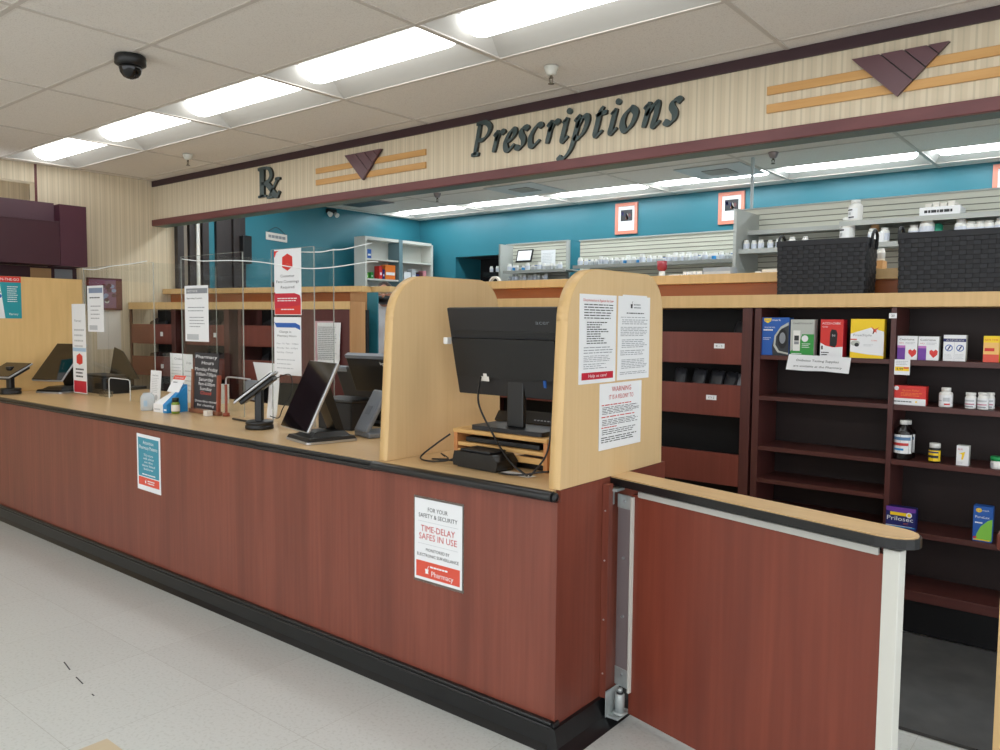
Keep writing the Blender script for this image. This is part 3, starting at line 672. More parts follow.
# binned bay
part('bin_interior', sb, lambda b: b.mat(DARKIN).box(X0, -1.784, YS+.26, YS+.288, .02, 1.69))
BINC = grain('bin_cherry', (112, 52, 42), (122, 60, 49), (98, 44, 36), 'z', .4)
for z0, z1 in ((1.368, 1.551), (1.064, 1.247), (.659, .844), (.28, .46)):
    part('bin_front', sb, lambda b: b.mat(BINC).box(-2.95, -1.785, YS+.004, YS+.022, z0, z1).box(-2.95, -1.785, YS+.022, YS+.26, z0-.004, z0+.012), bevel=.001)
    part('bin_front', sb, lambda b: b.mat(BINC).box(X0, -3.0, YS+.004, YS+.022, z0, z1).box(X0, -3.0, YS+.022, YS+.26, z0-.004, z0+.012), bevel=.001)
part('upright', sb, lambda b: b.mat(SHELFV).box(-2.998, -2.952, YS, YS+.288, .02, 1.69)); part('upright', sb, lambda b: b.mat(SHELFV).box(X0, X0+.02, YS, YS+.288, .02, 1.69))
for (px, py, s_, lb) in ((719, 346, 'R - S', 'small white letter tag on the top bin front of the binned bay'), (711, 397.5, 'X Y Z', 'small white letter tag on the second bin front of the binned bay')):
    u, v = RF.hit(px, py)
    sheet('shelf_tag', RF.sub(u-.032, v-.014, -.003), .064, .028, lb, 'tag', lambda b, F, w, h: b.text(F, s_, w/2, h*.3, .011, INK, w=w*.62))
u, v = RF.hit(893, 315.5); sheet('shelf_tag', RF.sub(u-.018, v-.014, .001), .036, .026, 'tiny white tag on the upright between the two open bays', 'tag', lambda b, F, w, h: b.text(F, '20', w/2, h*.3, .011, INK))
def bag(u0_, u1_, z0_, hh, lb, lean, mm=BAGM, y=YS+.10):
    b = M(); F = Face((u0_, y, z0_+.002), (1, 0, 0), (lean, .25, 1)); w = u1_-u0_; rd = random.Random(int(u0_*-100)); n = 6
    vs = []; fs = []
    for side in (0, 1):
        for i in range(n+1):
            for j in range(n+1):
                a, c = i/n, j/n; th = (.004+.012*sin(pi*a)*sin(pi*c)**.5+rd.uniform(0, .004))*(1 if side else -1)
                vs.append(F.p(w*a*(1-.1*c)+w*.05*c, hh*c+.008*rd.uniform(-1, 1)*(c > .9), th))
    m1 = (n+1)*(n+1)
    for i in range(n):
        for j in range(n):
            q = (i*(n+1)+j, (i+1)*(n+1)+j, (i+1)*(n+1)+j+1, i*(n+1)+j+1); fs += [tuple(k+m1 for k in q), q[::-1]]
    for i in range(n):
        for e in ((i*(n+1), (i+1)*(n+1)), ((i+1)*(n+1)+n, i*(n+1)+n), (n*(n+1)+i, n*(n+1)+i+1), (i+1, i)): fs.append((e[0], e[1], e[1]+m1, e[0]+m1))
    b.mat(mm).add(vs, fs, True); o = b.build('prescription_bag', loc=(u0_+w/2, y, z0_)); tag(o, lb, 'bag', 'dark bags filed in the bins')
z_ = 1.078
BT = ['dark bag filed in the second bin nearest the divider', 'dark bag filed second in the second bin', 'dark leaning bag in the middle of the second bin', 'dark leaning bag right of the middle of the second bin', 'low dark bag near the end of the second bin', 'paler clear bag against the upright in the second bin']
for i, (a, c, hh, ln) in enumerate(((-2.27, -2.19, .25, 0), (-2.17, -2.08, .25, .1), (-2.06, -1.97, .245, .12), (-1.96, -1.88, .24, .1), (-1.95+.09, -1.80, .2, -.2))): bag(a, c, z_, hh, BT[i], ln)
bag(-1.845, -1.79, z_, .23, BT[5], 0, mat('clear_bag', (128, 132, 140), .3), y=YS+.06)
bag(-1.93, -1.86, 1.382, .235, 'dark bag in the top bin of the binned bay', .1, y=YS+.15)
for u_, (a) in ((-2.14, 0), (-1.97, 0)):
    pass

# raised ledge behind the shelves (right run)
YU = 4.65
lg = thing('raised_ledge', 'raised maple work ledge on cherry boarding behind the gate shelving', 'ledge', (-1.5, YU+.2, 0))
part('ledge_top', lg, lambda b: b.mat(EDGE).box(-3.95, -2.4, YU+.0, YU+.5, 1.850, 1.906).box(-2.3985 if False else -2.399, .6, YU, YU+.5, 1.850, 1.906), bevel=.001)
part('front_board', lg, lambda b: b.mat(grain('amber_cherry', (172, 98, 48), (184, 108, 56), (158, 88, 42), 'x', .4)).box(-3.9, .6, YU+.075, YU+.095, .3, 1.849))

# ------------------------------------------------------------------ left shelving run, at a slight angle
la = radians(12.0)
LF = Face((-7.64, 3.725, 0), (cos(la), sin(la), 0))
lu = lambda px, py=330: LF.hit(px, py)[0]
UE = lu(350, 303); U0 = .02
ls = thing('shelving_unit', 'long dark shelving run behind the clear guards with maple top and bins', 'shelf', LF.p(UE/2, 0, -.15))
ls.location = LF.p(UE/2, 0, -.15)
part('top_board', ls, lambda b: b.mat(EDGE).prism([LF.p(U0, 1.693, .012), LF.p(UE, 1.693, .012), LF.p(UE, 1.693, -.2), LF.p(U0+.045, 1.693, -.2)], (0, 0, .064)), bevel=.002)
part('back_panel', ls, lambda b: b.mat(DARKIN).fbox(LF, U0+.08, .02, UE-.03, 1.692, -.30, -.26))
ups = [(lu(171.4), lu(175.6), SHELFV), (lu(224), lu(229), SHELFV), (lu(238), lu(241), SHELFV), (lu(184), lu(186), SHELFV), (U0, U0+.02, SHELFV)]
for a, c, mm in ups: part('upright', ls, lambda b: b.mat(mm).fbox(LF, a, .02, c, 1.692, -.258 if a > .1 else -.02, 0))
part('end_panel', ls, lambda b: b.mat(grain('maroon_panel', (88, 38, 38), (96, 44, 44), (78, 32, 34), 'z', .4)).fbox(LF, lu(300), .02, UE-.006, 1.692, -.2, 0))
part('end_board', ls, lambda b: b.mat(grain('amber_maple', (188, 140, 92), (200, 152, 104), (176, 126, 80), 'z', .45)).fbox(LF, UE-.005, .02, UE+.0005, 1.692, -.2, 0).fbox(LF, UE+.001, .02, UE+.005, 1.757, -.2, 0))
for a, c in ((U0+.021, ups[0][0]), (ups[3][1], ups[1][0]), (ups[2][1], lu(300))):
    for z0, z1 in ((1.368, 1.551), (1.064, 1.247), (.659, .844)):
        part('bin_front', ls, lambda b: b.mat(BINC).fbox(LF, a+.002, z0, c-.002, z1, -.024, -.004).fbox(LF, max(a+.002, .09), z0-.004, c-.002, z0+.01, -.256, -.024))
        if c-a > .2:
            uu = a+(c-a)*.72; vv = (z0+z1)/2
            sheet('shelf_tag', LF.sub(uu, vv-.02, -.003), .035, .04, 'small white tag on a bin front seen through the clear guards', 'tag', group='tags on the far bins')
kk = 0
for a, c in ((U0+.03, ups[0][0]-.02), (ups[3][1]+.02, ups[1][0]-.02), (ups[2][1]+.02, lu(300)-.03)):
    for z0 in (1.076, 1.38):
        u_ = a+.03
        while u_ < c-.12:
            w_ = random.uniform(.09, .14)
            b = M(); F = LF.sub(u_, z0+.001, -.12-random.random()*.05); b.mat(random.choice([BAGM, mat('dark_bag', (46, 48, 54), .4), mat('brown_bag', (74, 60, 52), .6)])).prism([F.p(0, 0, 0), F.p(w_, 0, 0), F.p(w_*.95, .2+random.random()*.05, -.05), F.p(w_*.05, .19, -.05)], F.N*-.03)
            tag(b.build('prescription_bag', loc=F.p(w_/2, 0)), 'dark prescription bag filed in a far bin behind the clear guards', 'bag', 'bags in the far bins'); u_ += w_+random.uniform(.02, .1)
# stapled papers hanging on the end panel
for k, (px, w_, mm, lb) in enumerate(((314.5, .2, mat('pink_paper', (214, 176, 184), .7), 'pink sheets hanging behind the white list on the dark end panel'), (318.5, .235, PAPER, 'curled white printed list hanging on the dark end panel'))):
    u_ = lu(px); F = LF.sub(u_, 1.245-.012*k, .004+.012*k)
    def hp(b):
        n = 8; h_ = .35
        pts = [(j/n*h_, .006*sin(j/n*pi*1.2)+(.02 if j == 0 else 0)) for j in range(n+1)]
        for j in range(n):
            (v0, n0), (v1, n1) = pts[j], pts[j+1]; x0, x1 = .01*(1-j/n), w_+.01*(j/n)
            b.mat(mm).hexa([F.p(x0, v0, n0), F.p(x1, v0, n0), F.p(x1, v0, n0+.003), F.p(x0, v0, n0+.003), F.p(x0, v1, n1), F.p(x1, v1, n1), F.p(x1, v1, n1+.003), F.p(x0, v1, n1+.003)])
        if k: b.lines(F, .02, w_-.02, .04, h_-.03, 18, GREYINK, .3, .2, n=.0125, seed=41)
    bb = M(); hp(bb); tag(bb.build('hanging_papers', loc=F.p(w_/2, 0)), lb, 'paper')
# light maple end and teal pier, raised ledge of the left run
F2 = Face(LF.p(0, 0, -.36), (cos(la), sin(la), 0))
UL = F2.hit(363, 300)[0]
ll = thing('raised_ledge', 'raised maple ledge with cherry boarding running back to the teal pier', 'ledge', F2.p(UL/2, 0, -.2))
part('ledge_top', ll, lambda b: b.mat(EDGE).prism([F2.p(.068, 1.851, .012), F2.p(UL, 1.851, .012), F2.p(UL, 1.851, -.42), F2.p(.16, 1.851, -.42)], (0, 0, .049)).fbox(F2, UL+.002, 1.852, UL+.2, 1.9, -.4, -.12), bevel=.002)
part('front_board', ll, lambda b: b.mat(MATS['amber_cherry']).fbox(F2, .10, .3, UL-.1, 1.85, -.08, -.06))
part('end_board', ll, lambda b: b.mat(grain('amber_maple', (188, 140, 92), (200, 152, 104), (176, 126, 80), 'z', .45)).fbox(F2, F2.hit(349, 330)[0], .02, F2.hit(365, 330)[0], 1.85, -.05, -.02))
u1_, u2_ = F2.hit(366, 330)[0], F2.hit(375.5, 330)[0]
part('pier', ll, lambda b: b.mat(TEAL).fbox(F2, u1_-.01, .02, u2_-.0, 1.845, -.045, -.03))
tag(M().mat(PLAST).fbox(F2, F2.hit(263, 285)[0], 1.901, F2.hit(276, 285)[0], 1.955, -.3, -.1).build('desk_phone', loc=F2.p(F2.hit(269, 285)[0], 1.901, -.2), bevel=.006), 'small black box on the raised ledge beside the face covering notice', 'device')
sheet('loose_paper', Face(F2.p(F2.hit(344, 285)[0], 1.9015, -.05), (cos(la), sin(la), 0), (-sin(la), cos(la), 0)), .22, .16, 'loose white papers lying on the raised ledge corner', 'paper')

# accordion security gate folded at the side wall
sg = thing('folding_gate', 'folded dark bronze accordion security gate at the side of the pharmacy opening', 'gate', (XL+.06, 4.6, .02))
ys_ = [onx(p, 250, XL+.02).y for p in (175, 182, 187, 195, 200, 207, 214, 222, 231, 238, 245)]
for i in range(len(ys_)-1):
    y0, y1 = ys_[i], ys_[i+1]
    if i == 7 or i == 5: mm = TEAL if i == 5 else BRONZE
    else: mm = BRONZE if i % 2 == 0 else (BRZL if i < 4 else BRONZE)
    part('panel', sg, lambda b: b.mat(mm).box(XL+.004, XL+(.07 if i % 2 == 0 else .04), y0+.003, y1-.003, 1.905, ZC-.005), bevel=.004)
part('edge_rail', sg, lambda b: b.mat(WHITE).box(XL+.075, XL+.095, ys_[3]-.02, ys_[3]+.01, 1.905, ZC-.005))
part('latch', sg, lambda b: b.mat(PLAST).box(XL+.041, XL+.14, ys_[-1]-.1, ys_[-1]+.01, 2.2, 2.5), bevel=.01)

q = onx(277, 236, XL)
t = thing('hanging_sign', 'small white plaque hanging from a nail on the teal side wall', 'sign', (XL+.008, q.y, q.z))
FQ = Face((XL+.01, q.y-.15, q.z-.05), (0, 1, -.05))
part('plaque', t, lambda b: (b.mat(PAPERW).fbox(FQ, 0, 0, .28, .085, -.008, 0), b.lines(FQ, .03, .26, .02, .065, 1, GREYINK, .7, 0, seed=5)))
part('string', t, lambda b: b.mat(INK).tube([FQ.p(.02, .085, -.003), FQ.p(.14, .15, -.003), FQ.p(.26, .085, -.003)], .003))

# ------------------------------------------------------------------ white wall shelf on the teal side wall
ws = thing('wall_shelf', 'white open shelf unit on the teal side wall holding coloured packets', 'shelf', (-7.45, 7.0, 1.2))
WF = Face((-7.3, 0, 0), (0, 1, 0)); ZW = 2.615
part('side_panel', ws, lambda b: b.mat(WHITEM).box(-7.5, -7.3, 6.44, 6.47, .9, ZW)); part('side_panel', ws, lambda b: b.mat(WHITEM).box(-7.5, -7.3, 7.58, 7.61, .9, ZW-.02))
part('top_board', ws, lambda b: b.mat(WHITEM).box(-7.5, -7.3, 6.47, 7.58, ZW-.035, ZW)); part('back_panel', ws, lambda b: b.mat(WHITEM).box(-7.5, -7.49, 6.47, 7.58, .9, ZW-.036).box(-7.648, -7.501, 6.6, 7.5, 1.0, 1.1))
part('post', ws, lambda b: b.mat(mat('grey_teal', (110, 138, 146), .5)).box(-7.489, -7.29, 6.99, 7.05, .9, ZW))
for z in (2.355, 2.115, 1.86): part('shelf_board', ws, lambda b: b.mat(WHITEM).box(-7.489, -7.302, 6.47, 7.579, z-.02, z))
pk = [(369, 373, 2.355, .11, BLUEP, 'blue packet alone on the top board of the white wall shelf'), (367.5, 370, 2.115, .06, LIME, 'small pale green packet on the white wall shelf'), (372.6, 375, 2.115, .075, GREEN, 'dark green packet on the white wall shelf'),
      (381, 384, 2.115, .16, REDP, 'tall red packet left of the round orange item'), (384.3, 386.5, 2.115, .12, NAVY, 'navy packet beside the tall red packet on the wall shelf'), (387, 397, 2.115, .18, ORANGE, 'large orange packet on the white wall shelf'),
      (406, 412.5, 2.115, .11, PAPER, 'white carton past the post on the white wall shelf'), (413.5, 417.5, 2.115, .15, LGREY, 'pale grey carton past the post on the wall shelf'), (419, 421, 2.115, .09, NAVY, 'small navy packet past the post on the wall shelf'), (422, 424.5, 2.115, .12, MAROON, 'dark red packet near the end of the wall shelf'), (425, 428, 2.115, .14, mat('pink_print', (224, 150, 160), .5), 'pink packet at the end of the wall shelf'),
      (375, 381, 1.86, .15, NAVY, 'navy carton on the lower board of the wall shelf'), (381.5, 387, 1.86, .12, BLUEL, 'light blue carton on the lower board of the wall shelf')]
for (a, c, z, hh, mm, lb) in pk:
    y0 = WF.hit(a, 260)[0]; y1 = WF.hit(c, 260)[0]
    b = M(); b.mat(mm).box(-7.42, -7.33, y0, y1, z+.001, z+hh); b.mat(PAPER).box(-7.3298, -7.3285, y0+.01, y1-.01, z+hh*.3, z+hh*.5)
    tag(b.build('packet', loc=(-7.37, (y0+y1)/2, z+.001), bevel=.004), lb, 'packet')

# ------------------------------------------------------------------ picture frames, pole
for (a, c, d, e, lb) in ((616, 638, 203, 234, 'salmon framed photo alone on the teal wall above the long slatted shelf'), (719, 745, 192, 224, 'salmon framed photo partly behind the grey shelf end panel'), (993, 1015, 164, 192, 'salmon framed picture cut by the edge of the view')):
    x0_, z1 = HF.hit(0, 0), 0
    BW = Face((0, YB-.002, 0), (1, 0, 0)); xa, za = BW.hit(a, (d+e)/2); xb, zb = BW.hit(c, (d+e)/2); zt = BW.hit((a+c)/2, d)[1]; zb = BW.hit((a+c)/2, e)[1]
    w_, h_ = xb-xa, zt-zb; F = Face((xa, YB-.002, zb), (1, 0, 0))
    t = thing('picture_frame', lb, 'picture', F.p(w_/2, 0))
    def fr(b): b.mat(SALMON).fbox(F, 0, 0, w_, .035, 0, .02).fbox(F, 0, h_-.035, w_, h_, 0, .02).fbox(F, 0, .035, .035, h_-.035, 0, .02).fbox(F, w_-.035, .035, w_, h_-.035, 0, .02)
    part('frame', t, fr); part('mat_board', t, lambda b: b.mat(PAPER).fbox(F, .03, .03, w_-.03, h_-.03, .001, .008))
    def ph(b):
        b.mat(INK).fbox(F, .065, h_*.42, w_-.065, h_-.075, .0085, .0095); rd = random.Random(3)
        for i in range(9): b.mat(rd.choice([GREYINK, MAROON, SKIN, PAPERW, NAVY])).fdisc(F, .085+rd.random()*(w_-.17), h_*.48+rd.random()*h_*.22, .014, .02, .0098)
        b.lines(F, .08, w_-.08, .07, h_*.3, 5, LGREY, .25, .3, n=.0085)
    part('photo', kids(t)[-1], ph)
t = thing('steel_pole', 'thin steel power pole from pharmacy ceiling to the grey shelf', 'pole', (-2.44, 6.0, 2.45))
px_ = ony(752, 190, 6.35); part('pole', t, lambda b: b.mat(mat('pole_grey', (186, 196, 200), .4)).box(px_.x-.011, px_.x+.011, 6.34, 6.362, 1.3, ZC-.006), bevel=.003)

# ------------------------------------------------------------------ slat wall gondolas and stock bottles
def slatback(b, x0, x1, y, z0, z1, pitch=.042):
    b.mat(CREAM).box(x0, x1, y, y+.02, z0, z1); z = z1-.04
    while z > z0+.02:
        b.mat(CREAMD).box(x0, x1, y-.0015, y+.001, z-.007, z); z -= pitch
def gondola(label, x0, x1, yb, ztop, z0, shelves, endx=None, endtop=None, endy=None):
    t = thing('gondola_shelf', label, 'shelf', ((x0+x1)/2, yb-.1, z0))
    part('slat_back', t, lambda b: slatback(b, x0, x1, yb, z0, ztop))
    part('top_rail', t, lambda b: b.mat(LGM).box(x0-.01, x1+.01, yb-.01, yb+.022, ztop, ztop+.012))
    for (a, c, z, d) in shelves: part('shelf_board', t, lambda b: b.mat(LGM).box(a, c, yb-d, yb-.002, z-.012, z).box(a, c, yb-d-.004, yb-d, z-.03, z+.004))
    if endx: part('end_panel', t, lambda b: b.mat(LGM).box(endx-.012, endx+.012, endy, yb+.02, z0, endtop))
    return t
def px2x(px, y): return ony(px, 260, y).x
yb2 = 7.45; sf = yb2-.35
g2 = gondola('long cream slatted shelf lined with stock bottles under the lone framed photo', px2x(580, yb2), px2x(733, yb2)+.1, yb2, ony(660, 236, yb2).z, 1.3, [(px2x(573, sf), px2x(733, sf)+.1, ony(650, 262.5, sf).z, .35)])
g1 = gondola('short cream slatted shelf beside the dark opening', px2x(507, yb2), px2x(566, yb2), yb2, ony(540, 243, yb2).z, 1.3, [(px2x(503, sf), px2x(566, sf), ony(535, 270, sf).z, .35), (px2x(503, sf), px2x(566, sf), ony(535, 280, sf).z, .35)], px2x(499.5, yb2-.24), ony(503, 244, yb2-.24).z, yb2-.24)
part('side_post', g1, lambda b: b.mat(LGM).box(px2x(567, yb2), px2x(567, yb2)+.03, yb2-.02, yb2+.02, 1.3, ony(568, 240, yb2).z))
yb3 = 6.3; s3 = 5.9
z31 = ony(900, 218, s3).z; z32 = ony(757, 249, s3).z
g3 = gondola('near grey slatted shelf wall rising behind the two baskets', px2x(736, yb3), .9, yb3, ony(860, 201, yb3).z, 1.3, [(px2x(738, s3), px2x(837, s3), z31, .22), (px2x(838, s3), .9, z31+.0, .4), (px2x(737, s3), .9, z32, .4)], px2x(734, 5.85), ony(734, 209, 5.85).z, 5.85)

def make_bottle(name, r, h, cap_r, cap_h, body, cap, lab=None, label=''):
    t = thing(name, label, 'bottle')
    lpart('body', t, lambda b: b.mat(body).lathe([(r*.96, 0), (r, .003), (r, h*.72), (r*.95, h*.78), (cap_r*.95, h*.84), (cap_r*.95, h*.86)], n=14))
    lpart('cap', t, lambda b: b.mat(cap).lathe([(cap_r, h-cap_h), (cap_r, h-.002), (cap_r*.93, h)], n=14))
    if lab: lpart('sticker', t, lambda b: b.mat(lab).lathe([(r*1.01, h*.15), (r*1.015, h*.16), (r*1.015, h*.62), (r*1.01, h*.63)], n=14))
    return t
OFF = (30, 0, -5)
pb1 = make_bottle('pill_bottle', .026, .085, .021, .02, WHITE, WHITE, LGREY); pb2 = make_bottle('pill_bottle', .034, .11, .026, .022, WHITE, WHITE, mat('pale_sticker', (208, 214, 226), .5)); pb3 = make_bottle('pill_bottle', .026, .08, .02, .02, WHITE, WHITE, BLUEL)
pb4 = make_bottle('pill_bottle', .022, .07, .018, .018, WHITE, mat('blue_cap', (90, 120, 170), .4), LGREY)
PB = [pb1, pb2, pb3, pb4]; PCH = {p: kids(p) for p in PB}; used = set()
def putb(k, x, y, z, label, group=None, s=1):
    p = PB[k]
    if p not in used: used.add(p); p.location = (x, y, z); p['label'] = label; p.scale = (s, s, s); o = p
    else: o = dup(p, (x, y, z), label=label, ch=PCH[p], scale=(s, s, s))
    if group: o['group'] = group
    elif 'group' in o.keys(): del o['group']
    return o
rd = random.Random(5)
def rowb(pxa, pxb, y, z, label, group, kinds=(0, 1, 2, 3), wts=(5, 3, 1, 1), s=1, gap=.010):
    xa, xb = ony(pxa, 260, y).x, ony(pxb, 260, y).x; x = xa+.03
    while x < xb-.03:
        k = rd.choices(kinds, wts)[0]; r_ = (.026, .034, .026, .022)[k]*s
        putb(k, x+r_, y+rd.uniform(0, .05), z+.001, label, group, s*rd.uniform(.93, 1.1)); x += 2*r_*1.12+gap*rd.random()
zs2 = ony(650, 262.5, sf).z
rowb(574, 736, sf+.07, zs2, 'white pill bottle lined up on the long slatted shelf', 'stock bottles on the long slatted shelf', s=.78)
rowb(598, 736, sf+.18, zs2, 'white pill bottle in the rear line on the long slatted shelf', 'rear stock bottles on the long slatted shelf', s=.9)
zs1 = ony(535, 270, sf).z
rowb(505, 563, sf+.07, zs1, 'white pill bottle on the upper board beside the dark opening', 'stock bottles on the short slatted shelf', s=.78)
rowb(506, 550, sf+.07, ony(535, 280, sf).z, 'white pill bottle on the lower board beside the dark opening', 'lower stock bottles on the short slatted shelf', s=.7)
rowb(739, 780, s3+.06, z32, 'white pill bottle on the near grey shelf just before the basket', 'stock bottles on the near grey shelf', kinds=(0, 1), wts=(2, 3), s=.68)
SH3 = ['white stock bottle showing above the first basket rim', 'white stock bottle showing above the second basket rim']
for px, k, s_ in ((792, 1, .72), (805, 1, .7), (872, 1, .95), (884, 1, .95)): x = ony(px, 250, s3+.06); putb(k, x.x, s3+.06, z32+.001, SH3[0], 'bottle tops above the first basket', s_)
for px, k, s_ in ((913, 1, 1.0), (960, 1, 1.15), (970, 1, 1.0), (979, 1, 1.0), (988, 1, 1.0), (1000, 1, 1.1), (926, 1, 1.35)): x = ony(px, 250, s3+.06); putb(k, x.x, s3+.06, z32+.001, SH3[1], 'bottle tops above the second basket', s_)
def jar(px, y, z, r, h, label, lab=True):
    x = ony(px, 230, y).x; t = thing('stock_jar', label, 'jar', (x, y, z+.001))
    lpart('body', t, lambda b: b.mat(WHITE).lathe([(r*.95, 0), (r, .004), (r, h*.66), (r*.9, h*.76), (r*.62, h*.83), (r*.62, h*.86)], n=24))
    lpart('cap', t, lambda b: b.mat(WHITE).lathe([(r*.68, h*.845), (r*.68, h*.98), (r*.6, h)], n=24))
    def lb(b):
        n = 8; vs = []
        for i in range(n+1):
            a = radians(-90-55-25+110*i/n); vs += [(r*1.01*cos(a), r*1.01*sin(a), h*.12), (r*1.01*cos(a), r*1.01*sin(a), h*.6)]
        b.mat(PAPER).add(vs, [(2*i, 2*i+2, 2*i+3, 2*i+1) for i in range(n)], True)
        for z0, z1, i0, i1 in ((.5, .56, 1, 5), (.16, .22, 1, 6), (.3, .42, 2, 4)):
            vs = []
            for i in range(i0, i1+1):
                a = radians(-90-55-25+110*i/n); vs += [(r*1.02*cos(a), r*1.02*sin(a), h*z0), (r*1.02*cos(a), r*1.02*sin(a), h*z1)]
            b.mat(INK if z0 != .3 else LGREY).add(vs, [(2*i, 2*i+2, 2*i+3, 2*i+1) for i in range(i1-i0)], True)
    part('sticker', kids(t)[0], lb, T=WM[t])
jar(855, s3+.05, z31, .048, .15, 'large white labelled jar alone on the top grey shelf')
jar(847.5, s3+.05, z32, .05, .19, 'white jar rising behind the first basket rim')
t = thing('carton_tray', 'white open carton tray of packets on the top grey shelf', 'box', (ony(942, 210, s3+.1).x, s3+.1, z31+.001))
lpart('tray', t, lambda b: b.mat(PAPER).box(-.12, .12, -.08, .12, 0, .06), bevel=.003)
Fc = Face(WM[t] @ V((-.12, -.0815, 0)), (1, 0, 0)); part('print', t, lambda b: b.lines(Fc, .03, .2, .015, .045, 1, INK, .6, 0, seed=9))
for i in range(4): lpart('packet', t, lambda b: b.mat(PAPERW).box(-.09+i*.045, -.052+i*.045, -.06, .08, .061, .085+.008*(i % 2)))
# loose things on the ledge/work counter behind
LZ = 1.906
def lbox(px0, px1, y, h, mm, lb, dpt=.12, name='carton', cat='box'):
    a = ony(px0, 270, y).x; c = ony(px1, 270, y).x; b = M(); b.mat(mm).box(a, c, y, y+dpt, LZ+.001, LZ+h); b.mat(LGREY).box(a+.004, c-.004, y-.0006, y+.001, LZ+h*.35, LZ+h*.6)
    tag(b.build(name, loc=((a+c)/2, y+dpt/2, LZ+.001), bevel=.002), lb, cat)
y_ = 5.0
lbox(703, 731, y_, .066, GREYP if False else mat('grey_box', (150, 158, 168), .5), 'long grey carton on the raised ledge beside the shelf end panel', .1)
lbox(746, 754, y_, .012, PAPER, 'flat white packet on the raised ledge past the shelf end panel'); lbox(755, 760, y_, .03, PAPER, 'crumpled white packet on the raised ledge'); lbox(762, 778, y_, .042, PAPERW, 'white printed cartons on the raised ledge before the basket'); 
lbox(779.5, 786, y_, .06, CARD, 'small tan carton against the first basket')
for i, (a, c, h_) in enumerate(((683, 686, .045), (688, 691.5, .045), (692.5, 696, .045), (697, 702, .045))): lbox(a, c, y_, h_, PAPER, 'small white carton in the line beside the long grey carton', .06); bpy.data.objects[-1] if False else None
lbox(669, 681, y_, .028, PAPER, 'low white box beneath the red cup on the raised ledge')
for o in [o for o in bpy.data.objects if o.get('label', '').startswith('small white carton in the line')]: o['group'] = 'white cartons beside the grey carton'
q = ony(670, 266, 5.2); t = thing('red_cup', 'dark red cup with white base on the raised ledge', 'cup', (q.x, 5.08, LZ+.03))
lpart('bowl', t, lambda b: b.mat(mat('dark_red_plastic', (150, 40, 52), .4)).lathe([(.02, .03), (.034, .045), (.036, .1), (.034, .1)], n=18)); lpart('base', t, lambda b: b.mat(WHITE).lathe([(.022, -.028), (.022, .03)], n=14))
for px, lb in ((635, 'white packet low behind the gate end divider'), (646, 'second white packet low behind the gate end divider')): lbox(px-4, px+4, y_-.05, .02, PAPERW, lb, .08)
# framed sheet and paper on short gondola
q0 = ony(515, 263, yb2-.1); q0 = ony(515.5, 262.5, yb2-.1); F = Face((q0.x, yb2-.09, q0.z), (1, 0, 0), (0, .3, 1))
t = thing('picture_frame', 'black framed certificate on the short slatted shelf', 'picture', F.p(.1, 0)); part('frame', t, lambda b: b.mat(PLAST).fbox(F, 0, 0, .225, .15, 0, .012)); part('mat_board', t, lambda b: b.mat(PAPER).fbox(F, .016, .016, .209, .134, .012, .014))
q0 = ony(540, 263, yb2-.05); q0 = ony(540, 266, yb2-.03); sheet('posted_notice', Face((q0.x, yb2-.01, q0.z), (1, 0, 0)), .20, .18, 'white sheet leaning on the short slatted shelf beside the framed certificate', 'paper', lambda b, F, w, h: b.lines(F, .02, w-.02, .03, h-.03, 7, LGREY, .3, .3))
# box of bottles between baskets
q = ony(878, 266, YU+.28)
t = thing('carton_tray', 'small cardboard tray of bottles glimpsed between the two baskets', 'box', (q.x, YU+.28, LZ+.001)); lpart('tray', t, lambda b: b.mat(CARD).box(-.035, .035, -.05, .05, 0, .06))
for i, x in enumerate((-.016, .018)): putb(0, q.x+x, YU+.27, LZ+.062, 'white bottle standing in the small cardboard tray', 'bottles in the cardboard tray', .8)
z3b = z32; q = ony(876, 240, s3); tag(M().mat(PAPER).box(q.x-.045, q.x+.045, s3+.02, s3+.1, z3b+.001, z3b+.075).build('carton', loc=(q.x, s3+.06, z3b+.001), bevel=.002), 'white printed carton on the grey shelf between the baskets', 'box')
q = ony(926+6, 236, s3); tag(M().mat(mat('green_cap', (40, 150, 120), .4)).lathe([(.035, 0), (.035, .1), (.02, .115)], (q.x+.01, s3+.1, z3b+.001), 14).build('bottle', loc=(q.x, s3+.1, z3b+.001)), 'green topped bottle above the second basket rim', 'bottle')
q = ony(866, 240, s3); tag(M().mat(CARD).lathe([(.03, 0), (.03, .125), (.02, .135)], (q.x+.03, s3+.1, z3b+.001), 14).build('bottle', loc=(q.x+.03, s3+.1, z3b+.001)), 'tan bottle showing beside the first basket handle', 'bottle')
# post and tape roll near niche, bottles in the niche
q = ony(452, 275, 5.6); t = thing('post_cap', 'small capped cream post end rising behind the divider', 'post', (q.x, 5.6, 1.86)); lpart('post', t, lambda b: b.mat(EDGE).box(-.02, .02, -.02, .02, -1.0, .06)); lpart('cap', t, lambda b: b.mat(EDGE).box(-.032, .032, -.032, .032, .06, .095), bevel=.008)
q = ony(490, 281, YU+.2); b = M(); b.mat(PAPERW)
n = 24; R_, r_ = .055, .04; c0 = V((q.x, YU+.25, LZ+.001)); 
P = [(c0+V((R_*cos(pi*k/n), 0, R_*sin(pi*k/n)))) for k in range(n+1)]+[(c0+V((r_*cos(pi*k/n), 0, r_*sin(pi*k/n)))) for k in range(n, -1, -1)]
b.prism(P, (0, .03, 0)); tag(b.build('tape_roll', loc=c0), 'white arched tape dispenser on the raised ledge', 'dispenser')
q0 = ony(494, 272.5, 7.4)
t = thing('niche_shelf', 'small dark shelf board in the dark opening', 'shelf', (q0.x, 7.4, q0.z)); lpart('shelf_board', t, lambda b: b.mat(PLAST).box(-.1, .1, -.08, .08, -.05, 0))
